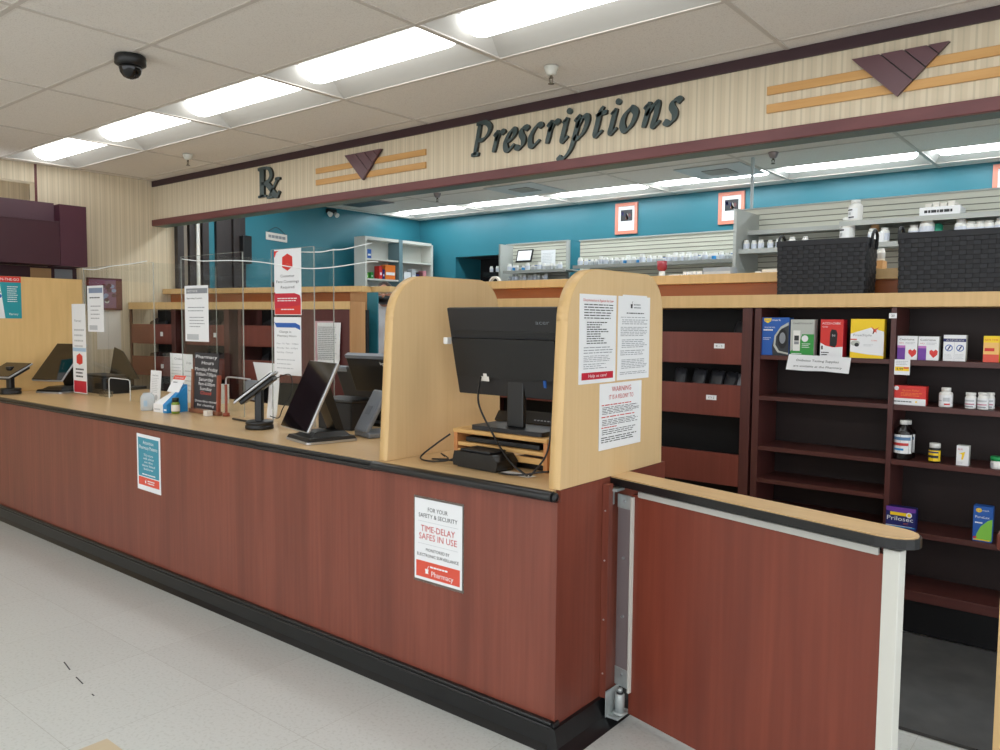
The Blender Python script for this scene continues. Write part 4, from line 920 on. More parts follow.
for i, px in enumerate((491.5, 497.5)): x = ony(px, 270, 7.36); putb(1, x.x, 7.36, q0.z+.001, ('white bottle nearer the teal reveal in the dark opening', 'white bottle touching the shelf end beside the dark opening')[i], None, .62)

# ------------------------------------------------------------------ wicker baskets
def basket(x0, x1, y0, y1, z0, z1, label, x0b=None):
    t = thing('storage_basket', label, 'basket', ((x0+x1)/2, (y0+y1)/2, z0))
    tp = .005; t0 = .0
    rows = 12; hh = (z1-z0-.03)/rows
    def wk(b):
        cx, cy = (x0+x1)/2, (y0+y1)/2
        for r_ in range(rows):
            f = (r_+.5)/rows; g = tp*(1-f); a0, a1, b0, b1 = x0+g, x1-g, y0+g, y1-g
            zb = z0+r_*hh
            for (sx, ex, horiz) in ((a0, a1, 1), (b0, b1, 0)):
                L = ex-sx; n = max(3, int(L/.055)); w = L/n
                for i in range(n+1):
                    s0 = sx+(i-.5*(r_ % 2))*w; s1 = s0+w*.94; s0 = max(s0, sx); s1 = min(s1, ex)
                    if s1-s0 < .008: continue
                    for side in (0, 1):
                        b.mat(WICK)
                        dz = .0
                        if horiz:
                            yy = b0 if side == 0 else b1; s_ = -1 if side == 0 else 1
                            b.hexa([(s0, yy, zb), (s1, yy, zb), (s1, yy+.004, zb), (s0, yy+.004, zb), (s0, yy, zb+hh*.88), (s1, yy, zb+hh*.88), (s1, yy+.004, zb+hh*.88), (s0, yy+.004, zb+hh*.88)]) if False else b.add([(s0, yy, zb), ((s0+s1)/2, yy+s_*.005, zb), (s1, yy, zb), (s0, yy, zb+hh*.88), ((s0+s1)/2, yy+s_*.005, zb+hh*.88), (s1, yy, zb+hh*.88)], [(0, 1, 4, 3), (1, 2, 5, 4)] if side == 0 else [(3, 4, 1, 0), (4, 5, 2, 1)])
                        else:
                            xx_ = a0 if side == 0 else a1; s_ = -1 if side == 0 else 1
                            b.add([(xx_, s0, zb), (xx_+s_*.005, (s0+s1)/2, zb), (xx_, s1, zb), (xx_, s0, zb+hh*.88), (xx_+s_*.005, (s0+s1)/2, zb+hh*.88), (xx_, s1, zb+hh*.88)], [(3, 4, 1, 0), (4, 5, 2, 1)] if side == 0 else [(0, 1, 4, 3), (1, 2, 5, 4)])
            b.mat(WICKD).box(a0+.003, a1-.003, b0+.003, b0+.008, zb, zb+hh).box(a0+.003, a1-.003, b1-.008, b1-.003, zb, zb+hh).box(a0+.003, a0+.008, b0+.003, b1-.003, zb, zb+hh).box(a1-.008, a1-.003, b0+.003, b1-.003, zb, zb+hh)
        b.box(x0+tp, x1-tp, y0+tp, y1-tp, z0, z0+.006)
    part('woven_body', t, wk)
    rim = part('rim_band', t, lambda b: b.mat(WICK).box(x0-.004, x1+.004, y0-.004, y0+.008, z1-.032, z1).box(x0-.004, x1+.004, y1-.008, y1+.004, z1-.032, z1).box(x0-.004, x0+.008, y0+.008, y1-.008, z1-.032, z1).box(x1-.008, x1+.004, y0+.008, y1-.008, z1-.032, z1), bevel=.003)
    for xs in (x0-.008, x1+.008):
        s_ = -1 if xs < (x0+x1)/2 else 1; cy = (y0+y1)/2
        part('handle', rim, lambda b: b.mat(WICKD).tube([(xs, cy-.05, z1-.05), (xs+s_*.004, cy-.045, z1+.015), (xs+s_*.004, cy, z1+.04), (xs+s_*.004, cy+.045, z1+.015), (xs, cy+.05, z1-.05)], .008, 8))
    return t
basket(-1.605, -1.139, YS+.02, YS+.24, 1.765, 2.058, 'black woven basket standing above the glucose meter boxes')
basket(-.988, -.44, YS+.02, YS+.24, 1.765, 2.066, 'black woven basket cut by the edge of the view')

# ------------------------------------------------------------------ packaged goods on the open bays
def carton(px0, px1, pyt, zs, dpt, side, label, fn, y=YS+.02, z=None, name='medicine_box', cat='box', rz=0, hgt=None):
    F0 = Face((0, y, 0), (1, 0, 0)); a = F0.hit(px0, (pyt+355)/2)[0]; c = F0.hit(px1, (pyt+355)/2)[0]; zt = F0.hit((px0+px1)/2, pyt)[1]
    h = hgt or zt-zs-.001; w = c-a
    T = Matrix.Translation((a, y, zs+.001)) @ Matrix.Rotation(rz, 4, 'Z'); t = thing(name, label, cat, (a+w/2*cos(rz), y+dpt/2, zs+.001), 0)
    F = Face(T @ V((0, 0, 0)), T.to_3x3() @ V((1, 0, 0)))
    part('carton', t, lambda b: (b.mat(side).fbox(F, 0, 0, w, h, -dpt, 0)), bevel=.0015)
    part('front_print', kids(t)[0], lambda b: fn(b, F.sub(0, 0, .0006), w, h))
    return t
Z1 = 1.427
def p_sun(b, F, w, h):
    b.mat(BLUEP).frect(F, 0, 0, w, h, .0001)
    b.mat(mat('charcoal_print', (50, 54, 60), .4)).fpoly(F, [(w*.42, .0), (w, .0), (w, h*.86), (w*.72, h*.78), (w*.5, h*.55), (w*.4, h*.25)], .0003)
    b.mat(GREYB).fpoly(F, [(w*.98, h*.88), (w*.7, h*.76), (w*.48, h*.52), (w*.45, h*.25), (w*.6, h*.08), (w*.99, h*.03), (w*.99, h*.07), (w*.66, h*.12), (w*.52, h*.28), (w*.54, h*.5), (w*.72, h*.7), (w*.98, h*.8)], .0005)
    b.mat(PLASTD).fdisc(F, w*.77, h*.44, w*.18, h*.26, .0008); b.mat(GREYINK).fdisc(F, w*.77, h*.46, w*.11, h*.15, .001)
    b.mat(YELLOW).fpoly(F, [(w*.08, h*.98), (w*.36, h*.98), (w*.34, h*.9), (w*.22, h*.85), (w*.1, h*.9)], .0005); b.text(F, 'sun', w*.22, h*.91, .009, BLUEP, w=w*.2); b.text(F, 'mark', w*.54, h*.91, .011, PAPER, w=w*.32)
    b.text(F, 'TRUE METRIX', w*.3, h*.72, .007, PAPER, w=w*.4); b.lines(F, w*.07, w*.42, h*.64, h*.7, 1, PAPER, .6, 0); b.lines(F, w*.06, w*.36, h*.4, h*.48, 2, PAPER, .3, .2)
carton(761.5, 789, 317.5, Z1, .07, BLUEP, 'blue meter kit box first on the top shelf by the upright', p_sun)
def p_one(b, F, w, h):
    b.mat(GREYB).frect(F, 0, 0, w, h, .0001); b.mat(GREEN).fpoly(F, [(0, 0), (w, 0), (w, h*.6), (w*.5, h*.6), (w*.35, h*.3), (0, h*.12)], .0003)
    b.text(F, 'ONETOUCH', w/2, h*.87, .009, INK, w=w*.82); b.mat(WHITE).fbox(F, w*.12, h*.14, w*.42, h*.7, 0, .0015); b.mat(INK).frect(F, w*.17, h*.42, w*.37, h*.56, .0018); b.mat(GREYINK).frect(F, w*.17, h*.32, w*.37, h*.4, .0018)
    b.mat(PAPER).fdisc(F, w*.62, h*.48, w*.14, None, .0006); b.lines(F, w*.5, w*.86, h*.22, h*.36, 3, PAPER, .35, .2); b.lines(F, w*.06, w*.5, h*.04, h*.09, 1, PAPER, .5, 0)
carton(790.5, 814, 319.5, Z1, .06, GREYB, 'grey and green meter box next to the blue kit box', p_one)
def p_acc(b, F, w, h):
    b.mat(PAPER).frect(F, 0, 0, w, h, .0001); b.mat(REDP).fpoly(F, [(0, h), (w, h), (w, h*.28), (w*.55, h*.26), (w*.25, h*.3), (0, h*.38)], .0003)
    b.text(F, 'ACCU-CHEK', w*.48, h*.87, .011, PAPER, w=w*.82); b.text(F, 'Guide', w*.2, h*.79, .007, PAPER, w=w*.25)
    b.mat(PLAST).fpoly(F, [(w*.42, h*.3), (w*.66, h*.26), (w*.74, h*.34), (w*.76, h*.62), (w*.7, h*.72), (w*.5, h*.74), (w*.43, h*.66)], .0006); b.text(F, '94', w*.59, h*.54, .013, LGREY); b.lines(F, w*.05, w*.4, h*.03, h*.15, 2, INK, .45, .2); b.mat(INK).frect(F, w*.05, h*.2, w*.12, h*.3, .0005)
carton(820.5, 843, 319.5, Z1, .075, CRIM, 'red and white meter box in the middle of the top shelf', p_acc, rz=0)
def p_fre(b, F, w, h):
    b.mat(PAPER).frect(F, 0, 0, w, h, .0001); b.mat(YELLOW).fpoly(F, [(0, h), (w, h), (w, h*.68), (w*.6, h*.78), (w*.3, h*.7), (0, h*.62)], .0003); b.fpoly(F, [(0, 0), (w, 0), (w, h*.07), (w*.5, h*.1), (0, h*.16)], .0003)
    b.text(F, 'FreeStyle', w*.36, h*.56, .012, GREYINK, w=w*.55, sh=.15); b.text(F, 'Lite', w*.72, h*.44, .007, ORNG, w=w*.15)
    b.mat(ORNG).fpoly(F, [(w*.6, h*.82), (w*.68, h*.72), (w*.66, h*.62), (w*.74, h*.68), (w*.78, h*.64), (w*.77, h*.72), (w*.86, h*.8), (w*.72, h*.74)], .0006); b.mat(INK).fpoly(F, [(w*.66, h*.62), (w*.7, h*.74), (w*.72, h*.74), (w*.69, h*.62)], .0008)
    b.mat(GREYB).fdisc(F, w*.15, h*.38, w*.14, h*.07, .0006); b.mat(INK).fdisc(F, w*.2, h*.34, w*.07, h*.05, .0009); b.mat(ORNG).frect(F, 0, h*.46, w*.2, h*.49, .0006); b.lines(F, w*.4, w*.7, h*.3, h*.36, 2, LGREY, .35, .2)
carton(850.5, 884, 319, Z1, .05, YELLOW, 'yellow and white meter box last on the top shelf before the upright', p_fre)
# taped paper sign
FS = Face((-1.52, YS+.001, 1.345), (1, 0, .0))
def tp_(b, F, w, h): b.text(F, 'Diabetes Testing Supplies', w*.5, h*.62, .012, INK, w=w*.66, sh=.2); b.text(F, 'are available at the Pharmacy', w*.5, h*.26, .011, INK, w=w*.76, sh=.2)
b = M(); b.mat(PAPER); Fs = Face((-1.528, YS-.001, 1.349), (1, 0, -.018)); w_, h_ = .335, .086
b.prism([Fs.p(0, .004, 0), Fs.p(.1, .002), Fs.p(.2, .006), Fs.p(.33, .0), Fs.p(w_+.005, h_), Fs.p(.015, h_+.003)], Fs.N*.001); tp_(b, Fs.sub(0, 0, .0012), w_, h_)
tag(b.build('shelf_sign', loc=Fs.p(w_/2, 0)), 'torn white paper sign taped under the meter boxes', 'sign')
def p_cet(b, F, w, h):
    b.mat(PAPER).frect(F, 0, 0, w, h, .0001); b.text(F, 'Cetirizine', w*.46, h*.82, .009, INK, w=w*.74); b.text(F, 'HCl', w*.2, h*.68, .006, REDINK, w=w*.2); b.lines(F, w*.4, w*.9, h*.65, h*.75, 2, LGREY, .4, .2)
    b.mat(PURPLE).frect(F, 0, .0, w*.4, h*.5, .0003); b.mat(mat('mauve_print', (190, 120, 190), .5)).frect(F, 0, h*.5, w*.4, h*.6, .0003)
    b.mat(REDP).fpoly(F, [(w*.75, h*.1), (w*.56, h*.28), (w*.56, h*.4), (w*.66, h*.44), (w*.75, h*.38), (w*.86, h*.46), (w*.96, h*.38), (w*.94, h*.24)], .0005)
carton(897.5, 917.5, 336, Z1, .05, GREYB, 'purple and white heart box touching the upright on the top shelf', p_cet)
carton(918.3, 939, 336.5, Z1, .05, GREYB, 'purple and white heart box second from the upright', p_cet)
def p_blu(b, F, w, h):
    b.mat(PAPER).frect(F, 0, 0, w, h, .0001); b.mat(NAVY).frect(F, 0, h*.74, w, h*.86, .0003); b.text(F, 'ASPIRIN', w*.5, h*.77, .008, GREYB, w=w*.8, n=.0006)
    for s_ in (.25, .75): b.mat(BLUEP).fdisc(F, w*s_, h*.5, w*.17, None, .0004); b.mat(PAPER).fdisc(F, w*s_, h*.5, w*.13, None, .0006); b.mat(NAVY).fpoly(F, [(w*s_-.008, h*.42), (w*s_+.002, h*.58), (w*s_+.009, h*.58), (w*s_-.002, h*.42)], .0008); b.lines(F, w*(s_-.2), w*(s_+.2), h*.08, h*.28, 4, LGREY, .3, .3, seed=int(s_*10))
    b.mat(NAVY).frect(F, w*.497, 0, w*.503, h*.74, .0004)
carton(943.5, 966, 335, Z1, .05, GREYB, 'white and navy twin pack with round blue emblems on the top shelf', p_blu)
def p_org(b, F, w, h):
    b.mat(YELLOW).frect(F, 0, h*.75, w, h, .0001); b.mat(mat('peach_print', (240, 190, 110), .5)).frect(F, 0, h*.3, w, h*.75, .0001); b.mat(ORNG).frect(F, 0, 0, w, h*.3, .0001); b.text(F, 'NITE TIME', w*.5, h*.82, .008, REDP, w=w*.8, n=.0005); b.mat(REDP).frect(F, w*.08, h*.42, w*.7, h*.54, .0004)
carton(983.5, 999.5, 336, Z1, .05, YELLOW, 'yellow to orange cold remedy box at the end of the top shelf', p_org)
# price card
u, v = RF.hit(896, 374.5); sheet('price_tag', RF.sub(u-.008, v-.0, .006), .072, .078, 'white and yellow price card hanging under the first heart box', 'tag', lambda b, F, w, h: (b.mat(YELLOW).frect(F, w*.05, h*.25, w*.95, h*.52), b.text(F, '4.99', w*.35, h*.3, .013, INK, n=.001), b.lines(F, w*.1, w*.9, h*.62, h*.92, 3, LGREY, .4, .2), b.mat(ORNG).frect(F, w*.6, h*.4, w*.92, h*.5, .001)))
Z2 = 1.197
def p_red(b, F, w, h):
    b.mat(PAPER).frect(F, 0, 0, w, h*.34, .0001); b.mat(REDP).frect(F, 0, h*.34, w, h, .0001); b.mat(PAPER).fdisc(F, w*.12, h*.86, w*.07, None, .0005); b.text(F, 'Epsom Relief', w*.55, h*.72, .010, ORANGE, w=w*.5, sh=.15); b.lines(F, w*.25, w*.9, h*.45, h*.66, 3, ORANGE, .4, .2); b.lines(F, w*.04, w*.6, h*.12, h*.22, 1, INK, .5, .1); b.mat(YELLOW).fdisc(F, w*.72, h*.18, w*.03, None, .0006)
carton(893.5, 927, 387, Z2, .06, REDP, 'flat red and white box lying on the second shelf', p_red, hgt=.097)
def bottle(px0, px1, pyt, zs, label, body, cap, fn=None, neck=.7, y=YS+.05, name='medicine_bottle', shoulder=.74, caph=.18, tall=None):
    F0 = Face((0, y, 0), (1, 0, 0)); py = (pyt+FYB[zs])/2; a = F0.hit(px0, py)[0]; c = F0.hit(px1, py)[0]; zt = F0.hit((px0+px1)/2, pyt)[1]
    r = (c-a)/2; h = tall or zt-zs-.001; t = thing(name, label, 'bottle', ((a+c)/2, y, zs+.001))
    lpart('body', t, lambda b: b.mat(body).lathe([(r*.94, 0), (r, .004), (r, h*shoulder*.93), (r*.92, h*shoulder), (r*neck*.9, h*(1-caph-.02)), (r*neck*.9, h*(1-caph+.01))], n=26))
    lpart('cap', t, lambda b: b.mat(cap).lathe([(r*neck, h*(1-caph)), (r*neck, h*.985), (r*neck*.95, h)], n=26))
    def lb(b):
        n = 10
        def arc(a0, a1, z0, z1, m_, k):
            vs = []
            for i in range(n+1):
                a = radians(-105+a0+(a1-a0)*i/n); vs += [(r*k*cos(a), r*k*sin(a), h*z0), (r*k*cos(a), r*k*sin(a), h*z1)]
            b.mat(m_).add(vs, [(2*i, 2*i+2, 2*i+3, 2*i+1) for i in range(n)], True)
        fn(arc)
    if fn: part('sticker', kids(t)[0], lb, T=WM[t])
    return t
FYB = {1.197: 409, .916: 466, 1.427: 361}
bottle(939, 953, 387.5, 1.197, 'white pill bottle standing alone on the second shelf', WHITE, WHITE, lambda arc: (arc(-85, 85, .08, .62, PAPER, 1.01), arc(10, 60, .12, .2, REDINK, 1.02), arc(0, 55, .3, .5, LGREY, 1.02), arc(-70, -10, .3, .36, LGREY, 1.02)))
for i, (a, c) in enumerate(((965, 976.5), (977.5, 989), (985, 995))):
    bottle(a, c, 392.5, 1.197, ('white capsule bottle first of the trio on the second shelf', 'white capsule bottle in the middle of the trio', 'white capsule bottle tucked behind the trio')[i], WHITE, WHITE, lambda arc: (arc(-85, 85, .06, .66, PAPER, 1.01), arc(-60, 50, .1, .18, GREYINK, 1.02), arc(-60, 60, .25, .33, mat('pinkish_ink', (190, 130, 150), .5), 1.02), arc(-60, 60, .45, .55, LGREY, 1.02)), neck=.92, y=YS+(.05 if i < 2 else .09), caph=.16)
Z3 = .916
AMB = mat('dark_amber', (22, 16, 16), .15)
for i, (a, c, yy) in enumerate(((894, 912.5, .05), (898.5, 915.5, .12))):
    bottle(a, c, 420, .916, ('dark liquid bottle with a blue and red label on the third shelf', 'second dark liquid bottle half hidden behind the first')[i], AMB, WHITE, lambda arc: (arc(-88, 88, .16, .64, PAPER, 1.01), arc(-75, 75, .5, .58, mat('steel_blue_ink', (90, 130, 170), .5), 1.02), arc(-60, 60, .36, .43, REDINK, 1.02), arc(-40, 30, .24, .29, BLUEL, 1.02)), neck=.45, y=YS+yy, caph=.11)
bottle(928.5, 941, 443, .916, 'small yellow labelled bottle with white cap on the third shelf', PLASTD, WHITE, lambda arc: (arc(-88, 88, .08, .64, YELLOW, 1.01), arc(-60, 60, .5, .58, NAVY, 1.02), arc(-60, 60, .24, .38, INK, 1.02)), neck=.9, caph=.24)
def p_whi(b, F, w, h): b.mat(PAPER).frect(F, 0, 0, w, h, .0001); b.text(F, 'BLIS', w*.3, h*.78, .007, REDINK, w=w*.35); b.mat(YELLOW).fpoly(F, [(w*.2, h*.6), (w*.7, h*.7), (w*.55, h*.3), (w*.4, h*.3), (w*.45, h*.55)], .0004); b.lines(F, w*.1, w*.6, h*.06, h*.2, 3, LGREY, .4, .2)
carton(959, 971.5, 446, .916, .045, GREYB, 'small white carton with a yellow flash on the third shelf', p_whi, y=YS+.03)
t = bottle(990.5, 1004, 456.5, .916, 'white jar with green lid at the edge of the third shelf', WHITE, mat('jar_green', (20, 150, 80), .4), lambda arc: arc(-70, -10, .1, .5, LGREY, 1.02), neck=1.04, caph=.33, shoulder=.6)
t['category'] = 'jar'
Z4 = .557
def p_pri(b, F, w, h):
    b.mat(NAVY).frect(F, 0, 0, w, h, .0001); b.mat(PURPLE).fpoly(F, [(0, h), (w, h), (w, h*.84), (w*.5, h*.76), (0, h*.82)], .0003); b.mat(YELLOW).frect(F, w*.14, h*.64, w*.75, h*.78, .0005); b.mat(PAPER).fdisc(F, w*.78, h*.7, w*.1, None, .0006); b.mat(YELLOW).fdisc(F, w*.78, h*.7, w*.06, None, .0008)
    for k in (0,): b.text(F, 'Prilosec', w*.48+k, h*.42, .022, PAPER, w=w*.88)
    b.text(F, 'OTC', w*.68, h*.28, .008, ORANGE, w=w*.16); b.mat(BLUEL).frect(F, 0, h*.14, w, h*.18, .0004); b.mat(PAPER).frect(F, 0, h*.185, w*.9, h*.2, .0004)
carton(889.5, 919.5, 508, .557, .05, NAVY, 'navy and purple heartburn medicine box on the lowest shelf beside the gate', p_pri, y=YS-.012)
def p_pur(b, F, w, h):
    b.mat(BLUEP).frect(F, 0, 0, w, h, .0001); b.mat(LIME).fpoly(F, [(w*.15, .06*h), (w, .04*h), (w, h*.66), (w*.75, h*.6), (w*.4, h*.42), (w*.2, h*.2)], .0003); b.mat(YELLOW).fdisc(F, w*.28, h*.88, w*.16, h*.06, .0005); b.text(F, 'sun', w*.28, h*.865, .008, BLUEP, w=w*.2); b.text(F, 'mark', w*.64, h*.865, .008, PAPER, w=w*.34)
    b.text(F, 'PureLax', w*.48, h*.66, .012, PAPER, w=w*.74); b.lines(F, w*.1, w*.5, h*.48, h*.58, 1, PAPER, .4, 0); b.mat(REDP).frect(F, w*.04, h*.08, w*.22, h*.13, .0006); b.mat(YELLOW).frect(F, w*.05, h*.03, w*.9, h*.06, .0005)
carton(977.5, 997, 507, .557, .05, BLUEP, 'tall blue and lime green box on the lowest shelf', p_pur)

# ------------------------------------------------------------------ monitor bay
rs = thing('monitor_riser', 'pale pine two tier riser on the counter in the monitor bay', 'riser', (-2.05, 2.68, ZT+.001))
RA = radians(-3); 
def RP(x, y, z): return (x, y, z)
rx0, rx1, ry0, ry1, rz1 = -2.37, -1.855, 2.60, 2.86, 1.128
part('top_board', rs, lambda b: b.mat(PINE).box(rx0, rx1, ry0, ry1, rz1-.018, rz1), bevel=.003)
part('middle_board', rs, lambda b: b.mat(PINE).box(rx0+.02, rx1-.02, ry0+.01, ry1-.01, rz1-.075, rz1-.058), bevel=.002)
part('lower_rail', rs, lambda b: b.mat(PINE).box(rx0+.02, rx1-.02, ry0+.01, ry0+.025, ZT+.03, ZT+.055), bevel=.002)
for x_ in (rx0+.002, rx1-.022): part('side_leg', rs, lambda b: b.mat(mat('amber_pine', (196, 132, 78), .5)).box(x_, x_+.02, ry0+.005, ry1-.01, ZT+.001, rz1-.018), bevel=.002)
tag(M().mat(PLAST).box(rx0+.05, rx1-.06, ry0+.03, ry1-.02, rz1-.057, rz1-.035).build('laptop', loc=(-2.1, 2.72, rz1-.057), bevel=.004), 'flat black device slid into the riser slot', 'device')
tag(M().mat(PLAST).box(-2.12, -1.89, ry0+.04, ry1-.03, ZT+.001, ZT+.028).build('hard_drive', loc=(-2.0, 2.7, ZT+.001), bevel=.006), 'low black box beneath the pine riser', 'device')
mo = thing('monitor', 'large black computer monitor seen from behind between the maple dividers', 'monitor', (-2.06, 2.74, rz1+.001))
MFc = Face((-2.412, 2.690, 1.277), (1, 0, 0), (0, -.23, 1)); MW, MH = .592, .393
part('display_shell', mo, lambda b: b.mat(PLASTD).fbox(MFc, 0, 0, MW, MH, -.018, 0), bevel=.004)
def shell(b):
    b.mat(PLAST).fbox(MFc, .018, .085, MW-.018, MH*.66, 0, .018)
    b.fbox(MFc, .02, MH*.70, MW-.02, MH*.74, -.001, .002); b.text(MFc, 'acer', MW*.87, MH*.82, .018, GREYP, w=.07, n=.0012)
    b.mat(PAPERW).fbox(MFc, .16, .07, .205, .092, .0182, .019); b.fbox(MFc, .175, .09, .195, .105, .0182, .019); b.mat(BLUEP).fbox(MFc, .5, .06, .512, .09, .0182, .025)
part('rear_cover', mo, shell, bevel=.004)
part('screen', mo, lambda b: b.mat(SCREEN).fbox(MFc, .01, .012, MW-.01, MH-.012, -.0195, -.018))
part('stand_neck', mo, lambda b: b.mat(PLAST).box(-2.125, -2.035, 2.675, 2.70, rz1+.02, 1.36), bevel=.006)
part('stand_base', mo, lambda b: b.mat(PLASTD).rbox(-2.285, -1.895, 2.62, 2.82, rz1+.001, rz1+.02, .02), bevel=.003)
b = M(); Fk = Face((-2.31, 2.835, rz1+.012), (1, 0, 0), (0, .6, .8)); b.mat(PLAST).fbox(Fk, 0, 0, .46, .05, 0, .02).fbox(Fk, .1, .045, .42, .062, 0, .02)
b.mat(GREYINK)
for i in range(12): b.fbox(Fk, .22+.018*i, .014, .232+.018*i, .020, .0202, .021)
tag(b.build('keyboard', loc=(-2.1, 2.85, rz1+.001), bevel=.003), 'black keyboard standing behind the monitor foot', 'keyboard')
cd = thing('card_printer', 'squat black electronic device on the counter under the monitor', 'device', (-2.13, 2.54, ZT+.001), radians(-3))
def dv(b):
    b.mat(PLAST); pts = [(-.125, .006), (-.13, .03), (-.12, .068), (.1, .068), (.125, .04), (.12, .006)]
    b.prism([(x, -.065, z) for x, z in pts][::-1], (0, .13, 0))
lpart('body', cd, dv, bevel=.008); lpart('lid', cd, lambda b: b.mat(PLASTD).box(-.10, .07, -.05, .055, .0685, .078), bevel=.004)
lpart('foot', cd, lambda b: b.mat(PLAST).box(-.11, .11, -.055, .055, 0, .006))
sheet('loose_paper', Face((-2.02, 2.50, ZT+.0015), (1, -.1, 0), (.1, 1, 0)), .16, .05, 'folded white paper beside the squat black device', 'paper', th=.0005)
def cable(pts, r, label, m_=PLAST): tag(M().mat(m_).tube(pts, r).build('cable', loc=pts[0]), label, 'cable')
cable([(-2.25, 2.648, 1.36), (-2.22, 2.60, 1.25), (-2.13, 2.585, 1.13), (-1.99, 2.52, 1.04), (-1.90, 2.49, ZT+.02), (-1.87, 2.49, ZT+.008)], .0045, 'black cable drooping from the monitor back to the counter')
cable([(-1.83, 2.62, 1.35), (-1.815, 2.575, 1.2), (-1.82, 2.55, 1.08), (-1.85, 2.50, ZT+.02), (-1.86, 2.49, ZT+.008)], .004, 'black cable hanging down near the gate end divider')
cable([(-2.385, 2.6, 1.10), (-2.44, 2.56, 1.05), (-2.47, 2.50, 1.0), (-2.40, 2.47, ZT+.008), (-2.33, 2.50, ZT+.012), (-2.27, 2.53, ZT+.03)], .004, 'black cable looping from the riser to the squat device')
cable([(-2.40, 2.58, 1.0), (-2.44, 2.6, ZT+.02), (-2.36, 2.56, ZT+.01), (-2.42, 2.52, ZT+.008), (-2.30, 2.56, ZT+.006)], .003, 'thin tangled wires beside the squat device')
cable([(-2.0, 2.47, ZT+.006), (-1.93, 2.455, ZT+.01), (-1.88, 2.48, ZT+.012), (-1.80, 2.50, ZT+.03), (-1.76, 2.54, ZT+.03)], .004, 'black cable lying along the counter front below the riser')
tag(M().mat(WHITE).box(-2.43, -2.405, 2.60, 2.63, 1.50, 1.53).build('clip', loc=(-2.415, 2.615, 1.5), bevel=.003), 'small clear clip on the monitor side', 'clip')

# ------------------------------------------------------------------ touchscreens
def touchscreen(T, label, cat='touchscreen', sw=.33, sh=.26, tilt=55, zb=.06, yb=-.1, dx=0, name='touchscreen'):
    """local: +x right along the screen, screen faces -y, origin at the foot centre on the counter"""
    t = thing(name, label, cat, T[0], T[1])
    a = radians(tilt); F = Face(WM[t] @ V((-sw/2+dx, yb, zb)), WM[t].to_3x3() @ V((1, 0, 0)), WM[t].to_3x3() @ V((0, cos(a), sin(a))))
    part('screen_frame', t, lambda b: b.mat(SILVER).fbox(F, 0, 0, sw, sh, -.022, -.004), bevel=.006)
    part('screen_glass', kids(t)[0], lambda b: b.mat(SCREEN).fbox(F, .004, .004, sw-.004, sh-.004, -.0039, 0), bevel=.003)
    def st(b):
        b.mat(PLAST)
        my, mz = yb+.62*sh*cos(a)+.03*sin(a), zb+.62*sh*sin(a)-.03*cos(a)
        b.prism([(-.055+dx*.5, y, z) for y, z in ((.125, .016), (.165, .016), (my+.035, mz+.01), (my-.005, mz+.035), (my-.02, mz))], (.11, 0, 0))
    lpart('stand_arm', t, st, bevel=.006)
    lpart('base_plate', t, lambda b: b.mat(SILVER).rbox(-.135, .135, -.105, .175, .001, .012, .02), bevel=.003)
    def bs(b):
        b.mat(PLAST).hexa([(-.128, -.098, .0125), (.128, -.098, .0125), (.128, .168, .0125), (-.128, .168, .0125), (-.12, -.09, .028), (.12, -.09, .028), (.12, .16, .028), (-.12, .16, .028)])
        b.hexa([(-.10, -.07, .028), (.10, -.07, .028), (.10, .15, .028), (-.10, .15, .028), (-.07, -.03, .05), (.07, -.03, .05), (.07, .13, .05), (-.07, .13, .05)])
    lpart('base_cover', t, bs)
    return t
# big one near the divider
touchscreen(((-3.27, 2.545, ZT+.001), radians(-13)), 'large tilted point of sale touchscreen with silver rim nearest the maple divider', sw=.33, sh=.385, tilt=64, zb=.055, yb=-.085, dx=-.085)
touchscreen(((-7.0+.03, 2.80, ZT+.001), radians(22)), 'tilted point of sale touchscreen before the plain maple partition', sw=.31, sh=.40, tilt=47, zb=.11, yb=-.12)
def tablet(p, rz, label, tilt=28, sw=.24, sh=.2, ph=.14):
    t = thing('card_terminal', label, 'card terminal', p, rz)
    lpart('base', t, lambda b: b.mat(PLAST).lathe([(.075, 0), (.078, .004), (.078, .02), (.07, .024), (.076, .028), (.076, .042), (.07, .046)], n=30))
    lpart('pole', t, lambda b: b.mat(PLAST).rbox(-.026, .026, -.022, .022, .044, ph+.06, .01))
    a = radians(tilt); F = Face(WM[t] @ V((-sw/2, -.13, ph-.01)), WM[t].to_3x3() @ V((1, 0, 0)), WM[t].to_3x3() @ V((0, cos(a), sin(a))))
    part('rear_shell', t, lambda b: b.mat(PLAST).fbox(F, .02, .02, sw-.02, sh-.02, -.045, -.018), bevel=.008)
    part('screen_frame', t, lambda b: b.mat(SILVER).fbox(F, 0, 0, sw, sh, -.018, -.006), bevel=.004)
    part('screen_glass', kids(t)[-1], lambda b: b.mat(SCREEN).fbox(F, .006, .006, sw-.006, sh-.006, -.0055, 0), bevel=.003)
    return t
tablet((-3.865, 2.62, ZT+.001), radians(-48), 'round based card terminal with a steeply tilted slab beside the big touchscreen', tilt=38, sw=.16, sh=.27, ph=.17)
cable([(-3.84, 2.72, 1.27), (-3.77, 2.76, 1.29), (-3.73, 2.74, 1.2), (-3.76, 2.70, 1.1), (-3.84, 2.73, 1.04), (-3.88, 2.70, 1.05)], .003, 'thin black cable curling behind the round based card terminal')
tag(M().mat(PLAST).cyl((-4.32, 2.74, ZT+.008), (-4.08, 2.72, ZT+.008), .006).build('stylus', loc=(-4.2, 2.73, ZT+.008)), 'black stylus lying on the counter beside the round base', 'stylus')
tablet((-7.10, 2.49, ZT+.001), radians(20), 'dark card terminal on a round base at the far partition', tilt=25, sw=.28, sh=.24, ph=.16)

